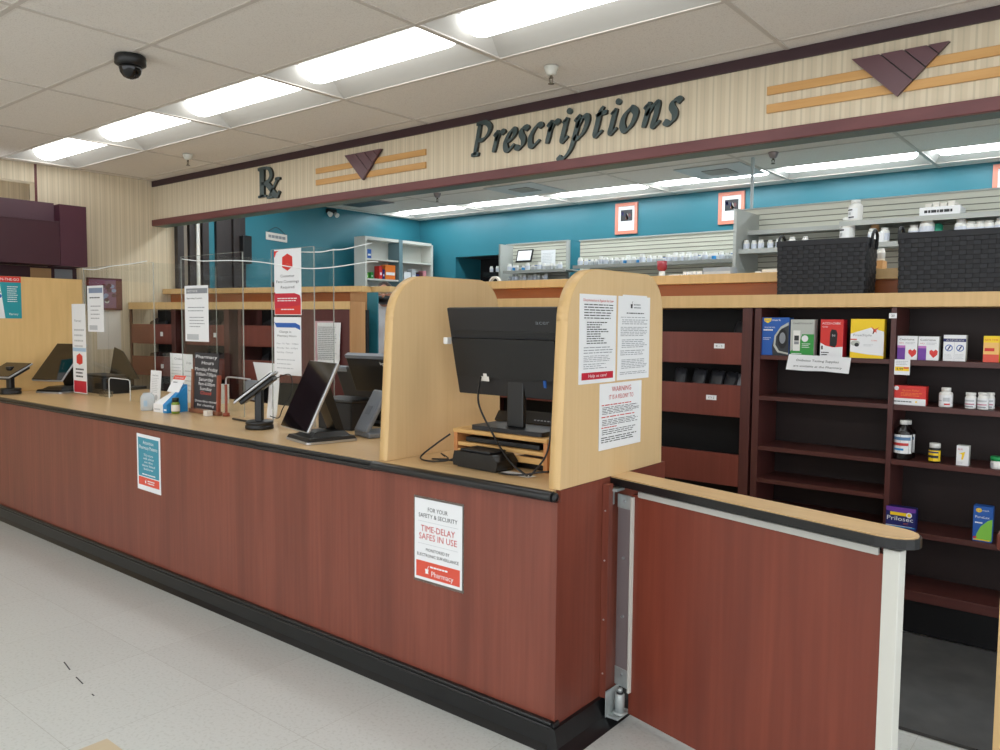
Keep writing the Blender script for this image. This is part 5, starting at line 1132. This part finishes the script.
# staff side devices behind the big touchscreen
t = thing('monitor', 'dark staff monitor leaning back behind the silver handset', 'monitor', (-3.60, 3.2, ZT+.001), radians(8))
F = Face(WM[t] @ V((-.10, .0, .19)), WM[t].to_3x3() @ V((1, 0, 0)), WM[t].to_3x3() @ V((0, -.45, 1)))
part('display_shell', t, lambda b: b.mat(PLAST).fbox(F, 0, 0, .50, .24, -.03, 0), bevel=.006); part('top_band', t, lambda b: (b.mat(GREYP).fbox(F, 0, .222, .50, .242, -.032, .002), b.mat(PLASTD).fbox(F, .02, .175, .50, .215, 0, .003), b.text(F, 'hp', .27, .185, .022, WHITE, n=.0035)))
lpart('foot', t, lambda b: b.mat(PLAST).box(-.06, .2, -.1, .12, 0, .02).box(.03, .1, 0, .03, .02, .25), bevel=.004)
t = thing('monitor', 'second dark staff monitor with grey shoulder beside the hanging papers', 'monitor', (-3.93, 3.36, ZT+.001), radians(8))
F = Face(WM[t] @ V((-.06, 0, .09)), WM[t].to_3x3() @ V((1, 0, 0)), WM[t].to_3x3() @ V((-.25, -.2, 1)))
part('display_shell', t, lambda b: b.mat(PLASTD).fbox(F, 0, 0, .3, .24, -.03, 0), bevel=.01); part('top_band', t, lambda b: b.mat(GREYP).fbox(F, 0, .205, .1, .243, -.032, .004), bevel=.01)
lpart('foot', t, lambda b: b.mat(PLAST).box(-.04, .24, -.08, .1, 0, .09), bevel=.006)
t = thing('receipt_printer', 'black receipt printer behind the big touchscreen stand', 'printer', (-3.55, 2.97, ZT+.001), radians(10))
lpart('body', t, lambda b: b.mat(PLASTD).prism([(-.12, -.09, 0), (.13, -.09, 0), (.13, .1, 0), (-.12, .1, 0)], (0, 0, .15)), bevel=.012); lpart('lid', t, lambda b: b.mat(PLAST).box(-.13, .14, -.1, .11, .152, .172), bevel=.006)
t = thing('phone_cradle', 'slanted silver grey handset cradle touching the maple divider', 'phone', (-3.17, 2.83, ZT+.001), radians(-13))
F = Face(WM[t] @ V((-.085, -.06, .03)), WM[t].to_3x3() @ V((1, 0, 0)), WM[t].to_3x3() @ V((0, cos(radians(60)), sin(radians(60)))))
part('slab', t, lambda b: b.mat(GREYP).fbox(F, 0, 0, .135, .25, -.03, 0), bevel=.012); part('panel', t, lambda b: b.mat(mat('grey_inset', (96, 102, 112), .4)).fbox(F, .04, .10, .085, .15, 0, .002)); lpart('foot', t, lambda b: b.mat(GREYP).box(-.09, .08, -.05, .12, 0, .028), bevel=.008)
cable([(-2.99, 2.74, ZT+.008), (-2.92, 2.70, ZT+.02), (-2.86, 2.72, ZT+.05), (-2.83, 2.76, ZT+.03), (-2.88, 2.80, ZT+.012), (-2.95, 2.78, ZT+.03)], .006, 'coiled grey cable beside the handset cradle', GREYP)
tag(M().mat(CARD).prism([(-3.30, 3.02, ZT+.001), (-3.12, 3.02, ZT+.001), (-3.14, 3.08, ZT+.16), (-3.28, 3.08, ZT+.14)], (0, .02, 0)).build('envelope', loc=(-3.2, 3.03, ZT+.001)), 'brown envelope standing behind the handset cradle', 'envelope')

# ------------------------------------------------------------------ sneeze guards with signs
def guard(label, x0, x1, y, z1, side_y=None, cut=None, side_x=None):
    t = thing('sneeze_guard', label, 'sneeze guard', ((x0+x1)/2, y, ZT+.001)); th = .005
    z0 = ZT+.001
    def fp(b):
        b.mat(ACRY)
        if cut:
            a, c, zc = cut; b.box(x0, a, y, y+th, z0, z1); b.box(c, x1, y, y+th, z0, z1); b.box(a, c, y, y+th, zc, z1)
        else: b.box(x0, x1, y, y+th, z0, z1)
    part('front_pane', t, fp)
    def eg(b):
        b.mat(ACRE).box(x0-.003, x0, y-.001, y+th+.001, z0, z1).box(x1, x1+.003, y-.001, y+th+.001, z0, z1).box(x0, x1, y-.001, y+th+.001, z1, z1+.002)
        if cut:
            a, c, zc = cut; b.mat(GLARE_RIM).tube([(a, y-.002, z0), (a, y-.002, zc-.03), (a+.015, y-.002, zc-.005), (a+.05, y-.002, zc), ((a+c)/2, y-.002, zc), (c-.05, y-.002, zc), (c-.015, y-.002, zc-.005), (c, y-.002, zc-.03), (c, y-.002, z0)], .003, 6)
    part('polished_edge', t, eg)
    if side_y:
        sx = side_x if side_x is not None else x1
        part('side_pane', t, lambda b: b.mat(ACRY).box(sx, sx+th, y+th+.002, side_y, z0, z1)); part('polished_edge', t, lambda b: b.mat(ACRE).box(sx-.001, sx+th+.001, side_y, side_y+.003, z0, z1))
    return t
gy = 2.86
gx = lambda px, y=gy: ony(px, 330, y).x
zt1 = ony(85, 268, gy).z; zt2 = ony(182, 257, gy).z; zt3 = ony(272, 250, gy).z
guard('clear acrylic guard on the counter before the far touchscreen', gx(85), gx(154), gy, zt1, 3.35, (gx(108), gx(129), ZT+.16), gx(154))
guard('clear acrylic guard standing behind the hours chalkboard', gx(182), gx(243), gy, zt2, 3.35, None, gx(212)+.0)
guard('clear acrylic guard carrying the face covering notice', gx(272), gx(314), gy, zt3, 3.0)
def grey_sign(b, F, w, h):
    b.mat(GREYINK).frect(F, w*.07, h*.86, w*.97, h*.95); b.text(F, 'NOTICE', w*.33, h*.885, h*.035, PAPER, w=w*.45, n=.001); b.text(F, 'Dear Valued Customer,', w*.1, h*.76, h*.028, INK, w=w*.66, al='l')
    b.lines(F, w*.14, w*.86, h*.52, h*.64, 2, GREYINK, .25, .15); b.lines(F, w*.2, w*.85, h*.24, h*.46, 4, GREYINK, .25, .3, seed=8); b.mat(LGREY).frect(F, w*.08, h*.03, w*.58, h*.13)
def sg_(px0, px1, pyt, pyb, y, name, label, fn, mt=None):
    F0 = Face((0, y, 0), (1, 0, 0)); a, zt = F0.hit(px0, pyt); c, _ = F0.hit(px1, pyt); zb = F0.hit(px0, pyb)[1]
    F = Face((a, y, zb), (1, 0, 0)); return sheet(name, F, c-a, zt-zb, label, 'sign', fn, mt=mt, th=.001)
sg_(184.5, 208, 286, 341, gy-.004, 'notice', 'tall white letter sheet with a grey heading on the middle clear guard', grey_sign)
sg_(87, 103, 286, 331.5, gy-.004, 'notice', 'small white letter sheet with blue grey heading on the farthest guard', lambda b, F, w, h: (b.mat(mat('slate_print', (132, 148, 176), .5)).frect(F, w*.1, h*.84, w*.95, h*.95), b.lines(F, w*.15, w*.8, h*.7, h*.78, 1, INK, .3, 0), b.lines(F, w*.2, w*.85, h*.25, h*.6, 4, GREYINK, .2, .3), b.mat(LGREY).frect(F, w*.1, h*.04, w*.6, h*.14)))
def cov(b, F, w, h):
    b.mat(CRIM).fpoly(F, [(0, h*.36), (w*.05, h*.33), (w*.75, h*.33), (w*.94, h*.3), (w*.98, h*.24), (w*.98, h*.01), (w*.02, h*.01)]); b.mat(REDP).fpoly(F, [(w*.02, h*.01), (w*.98, h*.01), (w*.98, h*.15), (w*.5, h*.12), (w*.02, h*.1)], .0008)
    b.fpoly(F, [(0, h*.98), (w*.18, h*.98), (w*.08, h*.95), (w*.03, h*.89), (0, h*.88)]); b.mat(REDP).fpoly(F, [(w*.5, h*.93), (w*.68, h*.88), (w*.69, h*.73), (w*.5, h*.67), (w*.3, h*.73), (w*.31, h*.88)]); b.mat(ORNG).fpoly(F, [(w*.36, h*.75), (w*.5, h*.79), (w*.63, h*.75), (w*.63, h*.73), (w*.5, h*.77), (w*.36, h*.73)], .0009)
    b.text(F, 'Customer', w*.5, h*.575, h*.04, INK, w=w*.52); b.text(F, 'Face Coverings', w*.5, h*.49, h*.04, INK, w=w*.84); b.text(F, 'Required', w*.5, h*.405, h*.04, INK, w=w*.5)
    b.lines(F, w*.12, w*.86, h*.2, h*.27, 2, PAPER, .4, .1, n=.001); b.lines(F, w*.25, w*.75, h*.07, h*.1, 1, PAPER, .5, .1, n=.001)
sg_(274, 301, 250, 315, gy-.004, 'notice', 'white and red face covering notice at the top of the tall guard', cov)
def hrs(b, F, w, h):
    b.mat(BLUEP).fpoly(F, [(0, h*.92), (w*.06, h*.9), (w*.8, h*.9), (w*.96, h*.86), (w*.98, h*.78), (w*.8, h*.82), (w*.1, h*.82)]); b.text(F, 'Change in', w*.42, h*.73, h*.035, INK, w=w*.44); b.text(F, 'Pharmacy Hours', w*.48, h*.66, h*.035, INK, w=w*.7)
    for i, t_ in enumerate(('Mon - Fri  9am - 7:00pm', 'Saturday  9am - 6:00pm', 'Sunday  Closed')): b.text(F, t_, w*.1, h*(.53-.075*i), h*.026, GREYINK, w=w*(.8, .78, .6)[i], al='l')
    b.lines(F, w*.1, w*.8, h*.08, h*.3, 3, LGREY, .2, .3)
sg_(274, 301, 317, 374, gy-.004, 'notice', 'white and blue pharmacy hours notice below the face covering notice', hrs)
def grn(b, F, w, h):
    b.text(F, 'Pharmacy', w*.45, h*.8, .02, GREYINK, w=w*.5); b.lines(F, w*.15, w*.9, h*.5, h*.74, 4, LGREY, .3, .2); b.mat(BLUEL if False else mat('pale_blue_print', (170, 200, 226), .5)).frect(F, w*.02, h*.47, w*.98, h*.51)
    b.mat(REDP).fpoly(F, [(w*.5, h*.45), (w*.72, h*.42), (w*.72, h*.34), (w*.5, h*.32), (w*.28, h*.34), (w*.28, h*.42)]); b.lines(F, w*.2, w*.8, h*.17, h*.29, 3, INK, .45, .2); b.mat(CRIM).frect(F, w*.04, h*.01, w*.96, h*.14)
sg_(71.5, 85, 304, 392, gy-.02, 'notice', 'narrow white and red hours and covering banner at the edge of the far guard', grn)
# ceiling light reflections in the guards, modelled as thin white strips
def glare_strip(pp, y, label, r=.0035): cable([tuple(ony(a, c_, y)) for a, c_ in pp], r, label, GLARE_RIM)
glare_strip([(83, 269), (95, 269.5), (110, 266.5), (130, 264), (147, 261)], gy-.03, 'wavy white strip imitating ceiling light reflection above the farthest guard')
glare_strip([(182, 259), (200, 261), (230, 260.5), (260, 262), (300, 268), (330, 267.5), (368, 262), (378, 262)], gy-.02, 'wavy white strip imitating ceiling light reflection crossing above the middle and tall guards', .003)
glare_strip([(300, 252), (320, 252), (332, 250), (345, 249), (372, 243)], gy+.02, 'wavy white strip imitating ceiling light reflection running to the white wall shelf', .003)

# ------------------------------------------------------------------ small things on the counter
tag(M().mat(CLEARP).box(-6.42, -6.30, 2.88, 2.94, ZT+.001, ZT+.045).build('card_holder', loc=(-6.36, 2.9, ZT+.001), bevel=.004), 'small clear plastic block on the counter before the far guard', 'holder')
b = M(); F = Face((-5.5, 2.82, ZT+.001), (1, 0, 0), (-.06, .1, 1))
b.mat(PAPER).fbox(F, 0, 0, .145, .25, -.003, 0); b.text(F, 'Recall Notice', .07, .21, .01, INK, w=.08); b.lines(F, .02, .12, .09, .2, 9, LGREY, .3, .3); b.mat(LGREY).fdisc(F, .05, .06, .02).fdisc(F, .09, .06, .02)
b.mat(ACRY).fbox(F, -.005, 0, .15, .01, .002, .03).fbox(F, .145, 0, .15, .2, -.06, 0)
b = b.build('leaflet_stand', loc=(-5.43, 2.82, ZT+.001)); tag(b, 'white leaflet standing in a clear holder behind the sanitizer bottle', 'leaflet')
t = thing('sanitizer_bottle', 'cloudy translucent plastic jug at the front of the counter', 'bottle', (-5.19, 2.65, ZT+.001))
SANB = mat('milky_plastic', (214, 224, 230), .3); SANB.node_tree.nodes['Principled BSDF'].inputs['Alpha'].default_value = .6
lpart('body', t, lambda b: b.mat(SANB).lathe([(.042, 0), (.046, .004), (.046, .085), (.04, .1), (.03, .108), (.03, .118)], n=26)); lpart('sticker', t, lambda b: b.mat(mat('blue_grey_sticker', (150, 176, 196), .5)).add([(.0465*cos(radians(a)), .0465*sin(radians(a)), z) for z in (.03, .07) for a in (-60, -50, -40, -30)], [(0, 1, 5, 4), (1, 2, 6, 5), (2, 3, 7, 6)]))
# tissue / wipes display box
t = thing('display_box', 'blue and white cardboard dispenser with a red headed card', 'box', (-4.985, 2.70, ZT+.001), radians(4))
lpart('tray', t, lambda b: (b.mat(PAPER).prism([(-.10, -.06, 0), (-.10, .09, 0), (-.10, .09, .13), (-.10, -.06, .055)], (.11, 0, 0)), b.mat(BLUEL).prism([(.0105, -.06, 0), (.0105, .09, 0), (.0105, .09, .18), (.0105, -.06, .055)], (.045, 0, 0))))
FB = Face(WM[t] @ V((-.10, -.0605, 0)), WM[t].to_3x3() @ V((1, 0, 0))); part('front_print', t, lambda b: (b.mat(PAPER).frect(FB, 0, 0, .11, .055), b.mat(BLUEL).frect(FB, .11, 0, .155, .055), b.lines(FB, .01, .08, .01, .03, 1, LGREY, .5, 0, n=.001), b.mat(PAPER).frect(FB, .12, .015, .15, .025, .001)))
FB2 = Face(WM[t] @ V((-.085, .03, .13)), WM[t].to_3x3() @ V((1, 0, 0)), WM[t].to_3x3() @ V((.1, .5, 1)))
part('header_card', t, lambda b: (b.mat(PAPER).fbox(FB2, 0, 0, .13, .12, -.003, 0), b.mat(ORNG).frect(FB2, 0, .09, .13, .12), b.text(FB2, 'CLOTH MASKS', .065, .098, .011, PAPER, w=.1, n=.001), b.lines(FB2, .02, .07, .06, .08, 1, GREYINK, .4, 0, n=.001)))
t = thing('vitamin_bottle', 'small green bottle with white label and dark cap beside the blue dispenser', 'bottle', (-4.885, 2.68, ZT+.001)); lpart('body', t, lambda b: b.mat(mat('olive_green', (120, 146, 50), .3)).lathe([(.024, 0), (.026, .003), (.026, .066), (.02, .074), (.018, .08)], n=22)); lpart('cap', t, lambda b: b.mat(mat('dark_green_cap', (24, 40, 30), .4)).lathe([(.021, .076), (.021, .1), (.019, .102)], n=22)); lpart('sticker', t, lambda b: b.mat(PAPERW).lathe([(.0263, .015), (.0265, .016), (.0265, .056), (.0263, .057)], n=22))
for (a, c, pt, pb_, y, lb) in ((170, 184, 353, 384, 3.0, 'white card leaning behind the red headed card'), (183.5, 192.5, 354, 402, 2.93, 'tall white printed sheet leaning against the chalkboard')):
    sg_(a, c, pt, pb_, y, 'leaflet', lb, lambda b, F, w, h: (b.text(F, 'Order', w*.6, h*.8, .016, GREYINK, w=w*.6), b.lines(F, w*.1, w*.9, h*.2, h*.7, 5, LGREY, .2, .2)))
# chalkboard
cb = thing('chalkboard_sign', 'small standing chalkboard with handwritten pharmacy hours', 'sign', (-4.88, 2.85, ZT+.001))
CF0 = Face((0, 2.80, 0), (1, 0, 0)); ca = CF0.hit(193.5, 390)[0]; cc = CF0.hit(217, 390)[0]; czt = CF0.hit(205, 353)[1]
CF = Face((ca, 2.80, ZT+.03), (1, 0, 0), (0, .04, 1)); CW, CH = cc-ca, czt-ZT-.03
def chk(b):
    T_ = [('Pharmacy', .9, .9, 0), ('Hours', .795, .5, .06), ('Monday-Friday', .68, .95, 0), ('9:00am-7:00pm', .59, .85, 0), ('Saturday', .5, .6, 0), ('9am-6:00pm', .42, .7, .03), ('Sunday', .335, .5, 0), ('Closed', .26, .45, 0)]
    for s_, v_, w_, o_ in T_: b.text(CF, s_, CW*(.5+o_), CH*v_, CH*.06, PAPER if s_ != 'Closed' else ORNG, w=CW*w_, sh=.12)
    b.text(CF, 'Drive-thru closed', CW*.5, CH*.12, CH*.042, PAPER, w=CW*.9, sh=.1); b.text(CF, 'for cleaning', CW*.5, CH*.05, CH*.042, PAPER, w=CW*.7, sh=.1)
part('slate', cb, lambda b: (b.mat(CHALK).fbox(CF, 0, 0, CW, CH, -.006, 0), chk(b)))
part('side_post', cb, lambda b: b.mat(WAL).fbox(CF, -.022, -.02, -.002, CH*.7, -.012, .012), bevel=.003); part('side_post', cb, lambda b: b.mat(COPPER).fbox(CF, CW+.002, -.02, CW+.022, CH*.62, -.012, .012), bevel=.003)
part('foot_rail', cb, lambda b: b.mat(WAL).fbox(CF, -.03, -.029, CW+.03, -.004, -.02, .022), bevel=.003)
t = thing('metal_arm', 'copper rod with chrome bend carrying a small grey pad', 'arm', (-4.52, 2.82, ZT+.001))
part('foot', t, lambda b: b.mat(COPPER).lathe([(.022, ZT+.001), (.022, ZT+.02), (.012, ZT+.024)], (-4.52, 2.82, 0), 16)); part('rod', t, lambda b: b.mat(COPPER).cyl((-4.52, 2.82, ZT+.02), (-4.52, 2.82, 1.19), .009)); part('bent_tube', t, lambda b: b.mat(SILVER).tube([(-4.52, 2.82, 1.19), (-4.515, 2.82, 1.225), (-4.49, 2.82, 1.237), (-4.4, 2.83, 1.237), (-4.29, 2.845, 1.232)], .005)); part('pad', t, lambda b: b.mat(GREYP).box(-4.36, -4.22, 2.85, 2.89, 1.10, 1.225), bevel=.012)
tag(M().mat(PAPERW).box(-4.63, -4.585, 2.725, 2.765, ZT+.001, ZT+.036).build('paper_cube', loc=(-4.6, 2.745, ZT+.001), bevel=.002), 'tiny white cube at the foot of the chalkboard', 'cube')
# white stand behind the terminal
b = M(); F = Face((-4.24, 2.93, ZT+.002), (1, 0, 0), (0, .1, 1)); 
pts = [(.0, 0), (.085, 0), (.10, .03), (.10, .22), (.085, .3), (-.04, .3), (-.02, .25), (.0, .2)]
b.mat(PAPER).prism([F.p(u, v, 0) for u, v in pts], F.N*.004); b.mat(GREYINK).frect(F, .045, .06, .049, .2, .0045)
tag(b.build('leaflet_stand', loc=F.p(.05, 0)), 'white cut out plastic stand behind the round based card terminal', 'stand')
tag(M().mat(PAPER).prism([tuple(ony(a, c_, 3.05)) for a, c_ in ((253, 362), (281, 364), (278, 384), (258, 382))], (0, .004, 0)).build('leaflet', loc=ony(265, 383, 3.05)), 'crumpled white paper rising behind the tilted card terminal', 'paper')
b = M(); q = ony(222, 385, 3.25); b.mat(WHITE).rbox(q.x-.02, q.x+.06, 3.2, 3.28, ZT+.001, ZT+.14, .02); tag(b.build('paper_cup', loc=(q.x+.02, 3.24, ZT+.001)), 'white cup behind the copper rod', 'cup')
# black printer behind the far guard
a_ = ony(108, 380, 3.2).x; c_ = ony(133, 380, 3.2).x
t = thing('receipt_printer', 'rounded black printer behind the far clear guard', 'printer', ((a_+c_)/2, 3.06, ZT+.001))
lpart('body', t, lambda b: b.mat(PLAST).rbox(-(c_-a_)/2, (c_-a_)/2, -.1, .12, .001, .13, .03), bevel=.02); lpart('lid', t, lambda b: b.mat(PLASTD).rbox(-(c_-a_)/2+.02, (c_-a_)/2-.02, -.08, .10, .131, .15, .03), bevel=.006)
# dark tilted terminal behind far guard
t = thing('touchscreen', 'dark back of a staff touchscreen behind the far clear guard', 'touchscreen', (-6.85, 3.32, ZT+.001), radians(20))
F = Face(WM[t] @ V((-.2, 0, .10)), WM[t].to_3x3() @ V((1, 0, 0)), WM[t].to_3x3() @ V((-.25, .5, 1))); part('display_shell', t, lambda b: b.mat(PLAST).prism([F.p(0, 0), F.p(.32, 0), F.p(.10, .26), F.p(0, .30)], F.N*-.02), bevel=.004); lpart('foot', t, lambda b: b.mat(PLAST).box(-.12, .1, -.06, .12, 0, .025).box(-.05, .02, .02, .05, .025, .14), bevel=.004)

# ------------------------------------------------------------------ far end: canopy, posters
cp = thing('wall_canopy', 'deep maroon canopy box on the side wall above the partition', 'canopy', (-7.5, 1.8, 2.06))
part('fascia', cp, lambda b: b.mat(MARD).box(-7.38, -7.345, .2, 3.0, 2.06, 2.43)); part('upper_fascia', cp, lambda b: b.mat(PLUM).box(-7.52, -7.45, .2, 3.0, 2.44, 2.60)); part('ledge', cp, lambda b: b.mat(PLUM).box(-7.449, -7.34, .2, 3.0, 2.431, 2.436))
part('corner_post', cp, lambda b: b.mat(MARL).box(-7.62, -7.34, 3.001, 3.225, 2.055, 2.585)); part('soffit', cp, lambda b: b.mat(MARD).box(-7.64, -7.381, .2, 3.0, 2.06, 2.08))
def shelfstrip(b):
    rd_ = random.Random(4); y = 1.2
    while y < 3.1:
        w = rd_.uniform(.05, .16); b.mat(rd_.choice([MARD, PLUM, CARD, GREYINK, MARL, PLUM])).box(-7.63, -7.60, y, y+w, 1.90, 2.05); y += w+.004
wd = thing('wall_display', 'narrow dark band of wall display under the maroon canopy', 'display', (-7.62, 1.7, 1.88)); part('board', wd, lambda b: b.mat(MARD).box(-7.645, -7.6, .2, 3.24, 1.88, 2.054))
for i, (a, c, mm, lb) in enumerate(((2.85, 3.02, CARD, 'tan card tucked under the maroon canopy'), (3.05, 3.2, GREYINK, 'grey dotted card tucked under the canopy corner'))): part('card', wd, lambda b: b.mat(mm).box(-7.5995, -7.594, a, c, 1.95, 2.04), label=lb)
pf = thing('poster_case', 'maroon framed poster case on the striped wall behind the far guard', 'frame', (XL+.02, 3.5, 1.68))
part('frame', pf, lambda b: b.mat(MATS['maroon_panel']).box(XL+.001, XL+.035, 3.345, 3.66, 1.68, 1.98)); 
def pst(b):
    b.mat(mat('mauve_poster', (120, 84, 110), .5)).box(XL+.0352, XL+.037, 3.355, 3.60, 1.70, 1.965); rd_ = random.Random(2); F = Face((XL+.037, 0, 0), (0, 1, 0))
    for i in range(14): b.mat(rd_.choice([GREYB, PLUM, mat('slate_print', (132, 148, 176), .5), MARL])).fdisc(F, rd_.uniform(3.42, 3.58), rd_.uniform(1.73, 1.93), .022, .018, .0006+.0001*i)
part('poster', pf, pst)
sheet('posted_notice', Face((XL+.003, 3.43, 1.31), (0, 1, .0)), .225, .37, 'plain grey white sheet pinned below the poster case', 'paper', mt=PAPERW)
def tealposter(b, F, w, h):
    b.mat(mat('teal_poster', (30, 150, 160), .5)).frect(F, w*.42, 0, w, h); b.mat(PAPER).fpoly(F, [(0, 0), (w*.55, 0), (w*.42, h*.86), (0, h*.86)], .0008); b.mat(REDP).frect(F, 0, h*.86, w, h, .0009); b.text(F, 'LIPS-ON-THE-GO', w*.55, h*.9, h*.06, PAPER, w=w*.8, n=.0012)
    b.mat(REDP).fdisc(F, w*.3, h*.7, .02, .03, .001); b.mat(INK).fdisc(F, w*.33, h*.62, .03, .02, .001); b.mat(BLUEP).fdisc(F, w*.36, h*.53, .03, .02, .0012); b.lines(F, w*.62, w*.92, h*.38, h*.78, 8, PAPER, .35, .2, n=.001); b.text(F, 'Pharmacy', w*.78, h*.08, .018, PAPER, w=w*.25, n=.001)
sheet('poster', Face((-7.2775, 2.38, 1.595), (0, 1, 0)), .275, .345, 'teal and red poster on the plain maple partition', 'poster', tealposter)

# ------------------------------------------------------------------ pharmacist
pe = thing('person', 'person in a white coat and black face mask standing behind the teal pier', 'person', (-5.87, 5.45, .252))
px0, py0 = -5.87, 5.45; ZB = .252
def skinned(name, joints, edges, mt, parent, sub=2):
    me = bpy.data.meshes.new(name); inv = WM[parent].inverted()
    me.from_pydata([tuple(inv @ V(j[0])) for j in joints], edges, []); me.materials.append(mt)
    o = bpy.data.objects.new(name, me); COL.objects.link(o); o.parent = parent; WM[o] = WM[parent]
    md = o.modifiers.new('skin', 'SKIN'); md.use_smooth_shade = True
    for i, j in enumerate(joints):
        r = j[1]; o.data.skin_vertices[0].data[i].radius = (r, r) if not isinstance(r, tuple) else r
    o.data.skin_vertices[0].data[0].use_root = True
    s = o.modifiers.new('sub', 'SUBSURF'); s.levels = sub; s.render_levels = sub; return o
fa = radians(40); fx, fy = sin(fa)*1, -cos(fa)   # faces the counter
def PP(side, fwd, z): return (px0+side*cos(fa)+fwd*fx, py0+side*sin(fa)+fwd*fy, ZB+z*1.06)
J = [(PP(0, 0, .92), (.15, .11)), (PP(0, 0, 1.12), (.135, .1)), (PP(0, .01, 1.32), (.16, .11)), (PP(0, 0, 1.42), (.09, .08)), (PP(0, .05, 1.45), .055), (PP(0, .10, 1.49), (.06, .07)), (PP(0, .11, 1.54), (.06, .075))]
E_ = [(i, i+1) for i in range(6)]
for s_ in (-1, 1):
    k = len(J); J += [(PP(s_*.17, 0, 1.39), .065), (PP(s_*.23, -.02, 1.14), .05), (PP(s_*.2, .16, .99), .04), (PP(s_*.14, .33, 1.0), .028)]; E_ += [(2, k), (k, k+1), (k+1, k+2), (k+2, k+3)]
    k = len(J); J += [(PP(s_*.09, 0, .82), .09), (PP(s_*.1, .01, .48), .062), (PP(s_*.1, -.01, .08), .042), (PP(s_*.11, .12, .035), .035)]; E_ += [(0, k), (k, k+1), (k+1, k+2), (k+2, k+3)]
skinned('body', J, E_, SKIN, pe)
C = [(PP(0, 0, .95), (.18, .14)), (PP(0, 0, 1.12), (.16, .125)), (PP(0, .01, 1.32), (.185, .13)), (PP(0, 0, 1.43), (.1, .09)), (PP(0, 0, .6), (.2, .15))]
CE = [(0, 1), (1, 2), (2, 3), (0, 4)]
for s_ in (-1, 1): k = len(C); C += [(PP(s_*.18, 0, 1.385), .08), (PP(s_*.245, -.02, 1.14), .07), (PP(s_*.205, .15, .995), .055)]; CE += [(2, k), (k, k+1), (k+1, k+2)]
skinned('lab_coat', C, CE, COAT, pe)
Tj = [(PP(0, 0, .9), (.16, .12))]; TE = []
for s_ in (-1, 1): k = len(Tj); Tj += [(PP(s_*.09, 0, .8), .1), (PP(s_*.1, .01, .48), .075), (PP(s_*.1, -.01, .1), .06)]; TE += [(0, k), (k, k+1), (k+1, k+2)]
skinned('trousers', Tj, TE, TROUS, pe)
for s_ in (-1, 1):      # hands with five separate fingers
    for i in range(4): skinned('finger', [(PP(s_*(.14-.012*s_*0)-.025+.017*i, .35, 1.0), .011), (PP(s_*.14-.026+.018*i, .39+.004*(i in (1, 2)), .995), .009), (PP(s_*.14-.026+.018*i, .415+.006*(i in (1, 2)), .975), .008)], [(0, 1), (1, 2)], SKIN, pe, 1)
    skinned('thumb', [(PP(s_*.115, .33, 1.0), .012), (PP(s_*.09, .36, .99), .010), (PP(s_*.088, .385, .98), .009)], [(0, 1), (1, 2)], SKIN, pe, 1)
def head_ell(b, c, rx, ry, rz, m_, lo=0, hi=1, n=20, cut=None):
    c = (c[0], c[1]+.10, c[2]-.09)
    vs = []; fs = []; k = 12
    for i in range(k+1):
        ph = pi*(lo+(hi-lo)*i/k)
        for j in range(n):
            a = 2*pi*j/n; s_, f_ = c[0]+rx*sin(ph)*cos(a), ry*sin(ph)*sin(a); p_ = PP(s_, c[1]+f_, 0); vs.append((p_[0], p_[1], ZB+c[2]*1.06+rz*cos(ph)))
    for i in range(k):
        for j in range(n): fs.append((i*n+j, i*n+(j+1) % n, (i+1)*n+(j+1) % n, (i+1)*n+j))
    b.mat(m_).add(vs, fs, True)
part('head', pe, lambda b: (head_ell(b, (0, .03, 1.60), .077, .095, .115, SKIN), head_ell(b, (.078, .02, 1.60), .012, .02, .03, SKIN), head_ell(b, (-.078, .02, 1.60), .012, .02, .03, SKIN), head_ell(b, (0, .125, 1.59), .014, .022, .022, SKIN), head_ell(b, (.03, .113, 1.615), .012, .009, .007, PAPER), head_ell(b, (-.03, .113, 1.615), .012, .009, .007, PAPER), head_ell(b, (.03, .119, 1.615), .005, .005, .005, INK), head_ell(b, (-.03, .119, 1.615), .005, .005, .005, INK)))
part('face_mask', pe, lambda b: head_ell(b, (0, .045, 1.563), .078, .098, .06, PLAST))
part('hair', pe, lambda b: head_ell(b, (0, .005, 1.625), .086, .1, .105, HAIR, 0, .62))
part('shoe', pe, lambda b: [head_ell(b, (s_*.105, .06, .04), .045, .13, .04, PLAST) for s_ in (-.105/.105,)] and None) if False else None
for s_ in (-1, 1): part('shoe', pe, lambda b: b.mat(PLAST).hexa([PP(s_*.11-.045, -.06, .001), PP(s_*.11+.045, -.06, .001), PP(s_*.11+.045, .19, .001), PP(s_*.11-.045, .19, .001), PP(s_*.11-.04, -.05, .09), PP(s_*.11+.04, -.05, .09), PP(s_*.11+.035, .16, .05), PP(s_*.11-.035, .16, .05)]), bevel=.015)

# ------------------------------------------------------------------ world and render look
w = bpy.data.worlds.new('world'); scene.world = w; w.use_nodes = True
w.node_tree.nodes['Background'].inputs[0].default_value = (.93, .96, 1, 1); w.node_tree.nodes['Background'].inputs[1].default_value = 2.0
vs = scene.view_settings; vs.view_transform = 'Standard'; vs.look = 'None'; vs.gamma = 1; vs.use_curve_mapping = False; vs.exposure = 0.15
scene.cycles.use_denoising = True
scene.cycles.max_bounces = 8; scene.cycles.transparent_max_bounces = 24; scene.cycles.diffuse_bounces = 4
scene.cycles.sample_clamp_indirect = 6
